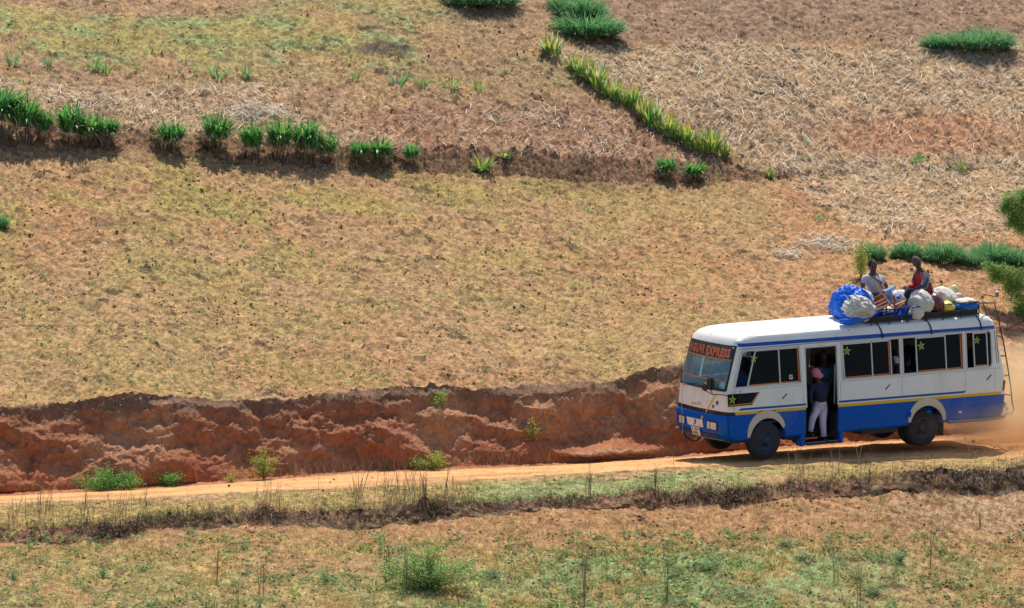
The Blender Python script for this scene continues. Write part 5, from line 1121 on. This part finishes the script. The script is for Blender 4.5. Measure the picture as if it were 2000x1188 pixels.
# conductor in the doorway
Y3 = .22
gC = person('man in a pink cap, navy top and lilac trousers standing in the open bus doorway', dict(head=PT(1594, 731, Y3-.04), neck=PT(1597, 746, Y3+.03), chest=PT(1601, 758, Y3+.05), pelvis=PT(1602, 793, Y3+.05), shL=PT(1585, 753, Y3), elL=PT(1582, 773, Y3), wrL=PT(1586, 791, Y3-.03),
    shR=PT(1616, 752, Y3+.08), elR=PT(1627, 738, Y3+.1), wrR=PT(1630, 722, Y3-.02), hipL=PT(1596, 797, Y3+.05), hipR=PT(1607, 797, Y3+.05), knL=PT(1587, 818, Y3-.02), knR=PT(1607, 826, Y3+.0), anL=PT(1582, 844, Y3+.02), anR=PT(1609, 855, Y3-.02)),
    dict(skin=M_SKIN, top=M_NAVY, legs=M_LILAC, shoe=M_SHOE, cap=M_PINK, brim=1, caph=.01, k=1.35, toe=(-.2, -1, 0), handR=(0, -.1, 1)), (.35, -1, -.55))
gB = person('passenger in a blue patterned top standing behind the man in the pink cap', dict(head=PT(1609, 697, .62), neck=PT(1610, 712, .62), chest=PT(1610, 726, .62), pelvis=PT(1612, 765, .66), shL=PT(1597, 722, .6), elL=PT(1594, 744, .56), wrL=PT(1602, 752, .5), shR=PT(1622, 722, .62), elR=PT(1630, 735, .5), wrR=PT(1626, 718, .38),
    hipL=PT(1605, 768, .64), hipR=PT(1618, 768, .68), knL=PT(1605, 790, .62), knR=PT(1619, 790, .66), anL=PT(1605, 815, .64), anR=PT(1619, 815, .68)), dict(skin=M_SKIN, top=M_TEAL, legs=M_BLK, shoe=M_SHOE, k=1.25, toe=(0, -1, 0)), (-.2, -1, -.1))
def sitter(px, py, y, lab, face, **kw):
    h = Vector(PT(px, py, y)); d = lambda a, b, c: tuple(h+V3(a, b, c))
    cl = dict(skin=M_SKIN, top=M_NAVY, legs=M_BLK, shoe=M_SHOE, toe=(-1, 0, 0)); cl.update(kw)
    return person(lab, dict(head=d(0, 0, 0), neck=d(.02, 0, -.17), chest=d(.04, 0, -.33), pelvis=d(.08, 0, -.70), shL=d(.05, -.17, -.27), elL=d(.0, -.2, -.52), wrL=d(-.2, -.14, -.60), shR=d(.05, .17, -.27), elR=d(.0, .2, -.52), wrR=d(-.2, .14, -.60),
        hipL=d(.02, -.1, -.72), hipR=d(.02, .1, -.72), knL=d(-.36, -.11, -.66), knR=d(-.36, .11, -.66), anL=d(-.34, -.11, -.98), anR=d(-.34, .11, -.98)), cl, face)
sitter(1749, 710, .40, 'passenger in a white cap seen through the gap of the second side window', (-.3, -1, 0), cap=M_WCAP, top=M_TEE)
sitter(1776, 712, .42, 'dark clothed passenger seen through the open gap of the third side window', (-1, -.4, 0), top=M_BLK)
sitter(1453, 712, .95, 'driver in blue behind the windscreen of the bus', (-1, -.1, 0), top=M_SEAT)

# ------------------------------------------------------------------ roof load
def on_bus(name, c): e = empty(name); e.matrix_world = BM @ Matrix.Translation(Vector(c)); return e
def solo(mb, name, m, c, label, cat, group=None, smooth=True):
    o = mb.build(name, m, None, smooth); o.matrix_world = BM @ Matrix.Translation(Vector(c)); return tag(o, label, cat, group)
def tarp_mat(name, c, rough=.35, b=.03, bs=9):
    m = mat(name, c, rough, .15, 5, b, bs, spec=.35); return m
M_TARP = tarp_mat('blue_tarp', (.0, .14, .74), .4); M_SACK = tarp_mat('woven_sack', (.66, .62, .55), .7, .03, 8); M_SACKG = tarp_mat('grey_sack', (.45, .42, .42), .75, .03, 8); M_WOOD = mat('red_brown_wood', (.26, .075, .04), .5, .25, 12, .004); M_WOOD2 = mat('raw_wood', (.48, .20, .09), .7, .25, 12, .004)
def sacklump(c, r, seed, sub=4, noise=.16, sq=.8, fold=.05, crease=0):
    b = MB(); b.ball((0, 0, 0), (1, 1, 1), sub, 0, 1, sq)
    P = np.array([v.co[:] for v in b.bm.verts]); n1 = fbm(P[:, 0]+P[:, 2]*.6+seed, P[:, 1]-P[:, 2]*.5, .8, 3, seed); fo = fbm(P[:, 0]*2.6+P[:, 1]*1.2+seed, P[:, 2]*1.1-P[:, 1]*1.6, .55, 4, seed+3, .6); rid = 1-np.abs(fo*2-1)
    k = 1+noise*(n1-.5)*2+fold*(rid-.6)*2
    if crease: k = k+crease*(1-np.abs(fbm(P[:, 0]*1.2+P[:, 2]*.9+seed, P[:, 1]*1.4-P[:, 2]*1.1, .22, 2, seed+9)*2-1)-.7)
    for v, s in zip(b.bm.verts, k):
        tp = 1-.28*max(0, v.co.z); v.co = Vector((v.co.x*r[0]*s*tp, v.co.y*r[1]*s*tp, v.co.z*r[2]*s*(1 if v.co.z > 0 else .85)))
    return b
def cpt(px, py, y): return PT(px, py, y)
# tarpaulin bundle: open at the side, white cloth inside, tail trailing along the rack
c = cpt(1664, 596, .72); e = on_bus('tarpaulin_bundle', c); tag(e, 'big crinkled bright blue tarpaulin bundle with white cloth bulging out, front of the rack', 'bundle')
o = sacklump(c, (.37, .46, .37), 3, 5, .22, .8, .14, .22).build('tarpaulin', M_TARP, e, True)
b = sacklump(c, (.26, .30, .22), 8, 5, .22, .8, .22, .32); o = b.build('white_cloth', M_SACK, e, True); o.location = Vector(cpt(1675, 602, .36))-Vector(c)
b = sacklump(c, (.15, .25, .17), 9, 4, .18, .9, .2, .25); o = b.build('white_cloth', M_SACK, e, True); o.location = Vector(cpt(1688, 583, .5))-Vector(c)
b = sacklump(c, (.10, .10, .13), 10, 4, .2, .9, .12); o = b.build('white_cloth', M_SACK, e, True); o.location = Vector(cpt(1690, 617, .22))-Vector(c)
b = MB(); pts = [cpt(1640, 628, .3), cpt(1662, 629, .17), cpt(1682, 624, .14), cpt(1698, 618, .14), cpt(1714, 608, .15)]
b.tube([Vector(p)-Vector(c) for p in pts], [.05, .08, .05, .05, .04], 10); b.tube([Vector(cpt(x, y, z))-Vector(c) for x, y, z in ((1683, 564, .35), (1693, 575, .28), (1702, 592, .25), (1711, 606, .2))], [.03, .045, .04, .03], 8); b.build('rolled_edge', M_TARP, e, True)
c = cpt(1740, 612, .3); e2 = on_bus('tarpaulin', c); tag(e2, 'blue tarpaulin spread along the side rail between the bundle and the white sack', 'tarpaulin')
rows = []; npx = 34
for i in range(npx+1):
    px = 1698+92*i/npx; topy = np.interp(px, [1698, 1712, 1730, 1752, 1770, 1790], [606, 612, 608, 599, 598, 600]); rows.append([])
    for j in range(9):
        py = topy+(624-topy)*j/8; w_ = .05*math.sin(i*.9+j*.5)+.05*(float(vn(i*.7, j*.8, 5))-.5)*2; p = Vector(cpt(px, py, .34-.10*j/8+w_))-Vector(c); rows[-1].append(p)
b = MB(); b.loft(rows, False, close=False); 
geo = bmesh.ops.solidify(b.bm, geom=b.bm.faces[:], thickness=.02); b.build('sheet', M_TARP, e2, True)
b = sacklump(c, (.22, .2, .08), 12, 4, .2, .9, .1); o = b.build('white_lining', M_SACK, e2, True); o.location = Vector(cpt(1728, 606, .5))-Vector(c)
items = [('sack', (1797, 591, .42), (.25, .26, .235), M_SACK, 'cream white sack, tallest, standing on the side rail below the man in red', 21, 'sack'), ('sack', (1789, 612, .27), (.17, .13, .17), M_SACK, 'small white sack hanging low against the side rail', 22, 'sack'),
         ('sack', (1790, 578, .85), (.22, .25, .15), M_SACKG, 'greyish sack under the legs of the man in red', 23, 'sack'), ('sack', (1812, 592, .9), (.28, .3, .2), M_SACKG, 'grey sack the man in red sits on', 24, 'sack'),
         ('sack', (1840, 580, .85), (.30, .28, .20), M_SACK, 'large pale crumpled sack behind the red bag', 25, 'sack'), ('sack', (1836, 600, .9), (.32, .35, .2), M_SACKG, 'flattened sack under the large pale crumpled one', 26, 'sack'), ('sack', (1745, 604, .9), (.5, .4, .18), M_SACKG, 'low grey sack in the middle of the rack under the planks', 27, 'sack'),
         ('sack', (1706, 600, .95), (.36, .4, .20), M_SACKG, 'grey sack under the man in the grey T-shirt', 28, 'sack')]
for nm_, c, r, m, lb, sd_, cat in items: solo(sacklump(c, r, sd_, 4, .18, .85, .12, .10), nm_, m, cpt(*c), lb, cat, 'sacks loaded on the roof rack')
M_PLAID = mat('dark_red_plastic', (.16, .035, .045), .3, .8, 9, .02, 12, spec=.6)
solo(sacklump(0, (.185, .18, .19), 31, 4, .15, .85, .12), 'bag', M_PLAID, cpt(1825, 591, .36), 'shiny dark red checked plastic bag between the cream sack and the yellow one', 'bag')
solo(sacklump(0, (.17, .16, .13), 32, 4, .1, .8, .03), 'bag', mat('yellow_plastic', (.78, .66, .06), .35, .08, 6), cpt(1849, 600, .36), 'smooth yellow bag wedged against the side rail', 'bag')
c = cpt(1886, 597, .40); e = on_bus('bag', c); tag(e, 'blue and white plastic bundle at the rear end of the rack', 'bag')
sacklump(0, (.27, .22, .13), 33, 4, .1, .75, .07).build('blue_wrap', tarp_mat('light_blue_tarp', (.01, .14, .58)), e, True)
b = sacklump(0, (.20, .20, .06), 34, 4, .15, .75, .07); o = b.build('white_flap', M_SACK, e, True); o.location = (-.0, -.01, .10)
solo(sacklump(0, (.09, .10, .10), 35, 3, .25, .8, .2), 'bag', mat('pale_yellow_plastic', (.70, .60, .35), .4, .3, 12), cpt(1864, 566, .9), 'small pale yellow plastic bag on top of the sacks', 'bag')
solo(sacklump(0, (.13, .12, .09), 36, 3, .25, .8, .2), 'bag', mat('peach_plastic', (.65, .42, .28), .4, .3, 12), cpt(1870, 579, .8), 'small peach plastic bag beside the pale crumpled sack', 'bag')
solo(sacklump(0, (.24, .18, .15), 37, 4, .3, .8, .18), 'bag', mat('printed_plastic', (.62, .58, .60), .4, .45, 11), cpt(1753, 582, .7), 'white printed plastic bag between the two roof passengers', 'bag')
b = MB(); b.ball((0, 0, 0), (.05, .03, .04), 1); solo(b, 'bottle_cap', M_TARP, cpt(1755, 581, .52), 'small blue thing on the white printed bag', 'litter')
def chair(c, R, label):
    e = on_bus('wooden_chair', c); e.matrix_world = e.matrix_world @ R.to_4x4() @ Matrix.Scale(.8, 4); tag(e, label, 'chair', 'wooden chairs on the roof rack')
    b = MB(); b.box((0, 0, .0), (.40, .40, .03), None, .006); b.build('seat', M_WOOD, e)
    for x in (-.17, .17):
        for y in (-.17, .17): b = MB(); b.box((x, y, -.2), (.04, .04, .38), None, .005); b.build('leg', M_WOOD, e)
    for z in (.16, .27, .38): b = MB(); b.box((0, .19, z), (.38, .025, .06), None, .005); b.build('back_slat', M_WOOD, e)
    for x in (-.18, .18): b = MB(); b.box((x, .19, .22), (.04, .04, .42), None, .005); b.build('back_post', M_WOOD, e)
    return e
chair(cpt(1713, 589, .42), Matrix.Rotation(2.2, 3, 'X') @ Matrix.Rotation(.5, 3, 'Z'), 'red-brown wooden chair lying on its side just behind the blue bundle')
chair(cpt(1730, 602, .5), Matrix.Rotation(3.4, 3, 'X') @ Matrix.Rotation(-.3, 3, 'Z') @ Matrix.Rotation(.4, 3, 'Y'), 'upside-down dark wooden chair below the other one on the rack')
for k, (a, b_, lb) in enumerate([((1741, 600, .3), (1768, 588, .34), 'raw plank pointing up to the cream sack'), ((1748, 603, .28), (1766, 592, .3), 'shorter raw plank beside the one pointing up'), ((1757, 586, .4), (1768, 600, .3), 'plank standing against the cream sack')]):
    p, q2 = Vector(cpt(*a)), Vector(cpt(*b_)); b = MB(); d = q2-p; R = d.to_track_quat('X', 'Z').to_matrix(); b.box((0, 0, 0), (d.length, .06, .035), R, .004); solo(b, 'plank', M_WOOD2, (p+q2)/2, lb, 'plank', 'raw planks on the roof rack', False)
# litter on the field
b = sacklump(0, (.05, .05, .045), 41, 3, .3, .9, .2); o = b.build('plastic_scrap', mat('pale_blue_plastic', (.25, .55, .68), .4, .1, 9), None, True); o.location = base_at(1947, 579)[0]+np.array([0, 0, .03]); tag(o, 'pale blue plastic scrap on the bare ground above the bus rear', 'litter')

# ------------------------------------------------------------------ dust raised by the rear wheels
def dust(name, c, r, dens, label=None):
    b = MB(); rr = bmesh.ops.create_icosphere(b.bm, subdivisions=3, radius=1); me = b.mesh(name)
    m = bpy.data.materials.new('dust'); m.use_nodes = True; n = m.node_tree; n.nodes.clear()
    out = n.nodes.new('ShaderNodeOutputMaterial'); pv = n.nodes.new('ShaderNodeVolumePrincipled'); pv.inputs['Color'].default_value = (.97, .78, .52, 1); pv.inputs['Anisotropy'].default_value = 0
    tc = n.nodes.new('ShaderNodeTexCoord'); ln = n.nodes.new('ShaderNodeVectorMath'); ln.operation = 'LENGTH'; n.links.new(tc.outputs['Object'], ln.inputs[0])
    mr = n.nodes.new('ShaderNodeMapRange'); mr.inputs[1].default_value = 1.0; mr.inputs[2].default_value = .2; mr.inputs[3].default_value = 0; mr.inputs[4].default_value = 1; n.links.new(ln.outputs['Value'], mr.inputs[0])
    nz = n.nodes.new('ShaderNodeTexNoise'); nz.inputs['Scale'].default_value = 2.2; nz.inputs['Detail'].default_value = 4; n.links.new(tc.outputs['Object'], nz.inputs[0])
    m2 = n.nodes.new('ShaderNodeMapRange'); m2.inputs[1].default_value = .35; m2.inputs[2].default_value = .7; m2.inputs[3].default_value = .15; m2.inputs[4].default_value = dens*1.6; n.links.new(nz.outputs[0], m2.inputs[0])
    mu = n.nodes.new('ShaderNodeMath'); mu.operation = 'MULTIPLY'; n.links.new(mr.outputs[0], mu.inputs[0]); n.links.new(m2.outputs[0], mu.inputs[1]); n.links.new(mu.outputs[0], pv.inputs['Density']); n.links.new(pv.outputs[0], out.inputs['Volume'])
    o = link(name, me, m); o.matrix_world = BM @ Matrix.Translation(Vector(c)) @ Matrix.Diagonal((*r, 1)); tag(o, label, None, None, 'stuff'); return o
dust('dust_cloud', (9.2, 1.0, .55), (3.6, 2.0, 1.45), 1.9, 'orange dust cloud billowing behind the bus')
dust('dust_puff', (6.2, .0, .35), (1.5, .5, .6), 1.5, 'thin dust blown along the lower rear side of the bus')
scene.cycles.volume_step_rate = 2; scene.cycles.volume_max_steps = 96; scene.cycles.volume_bounces = 4
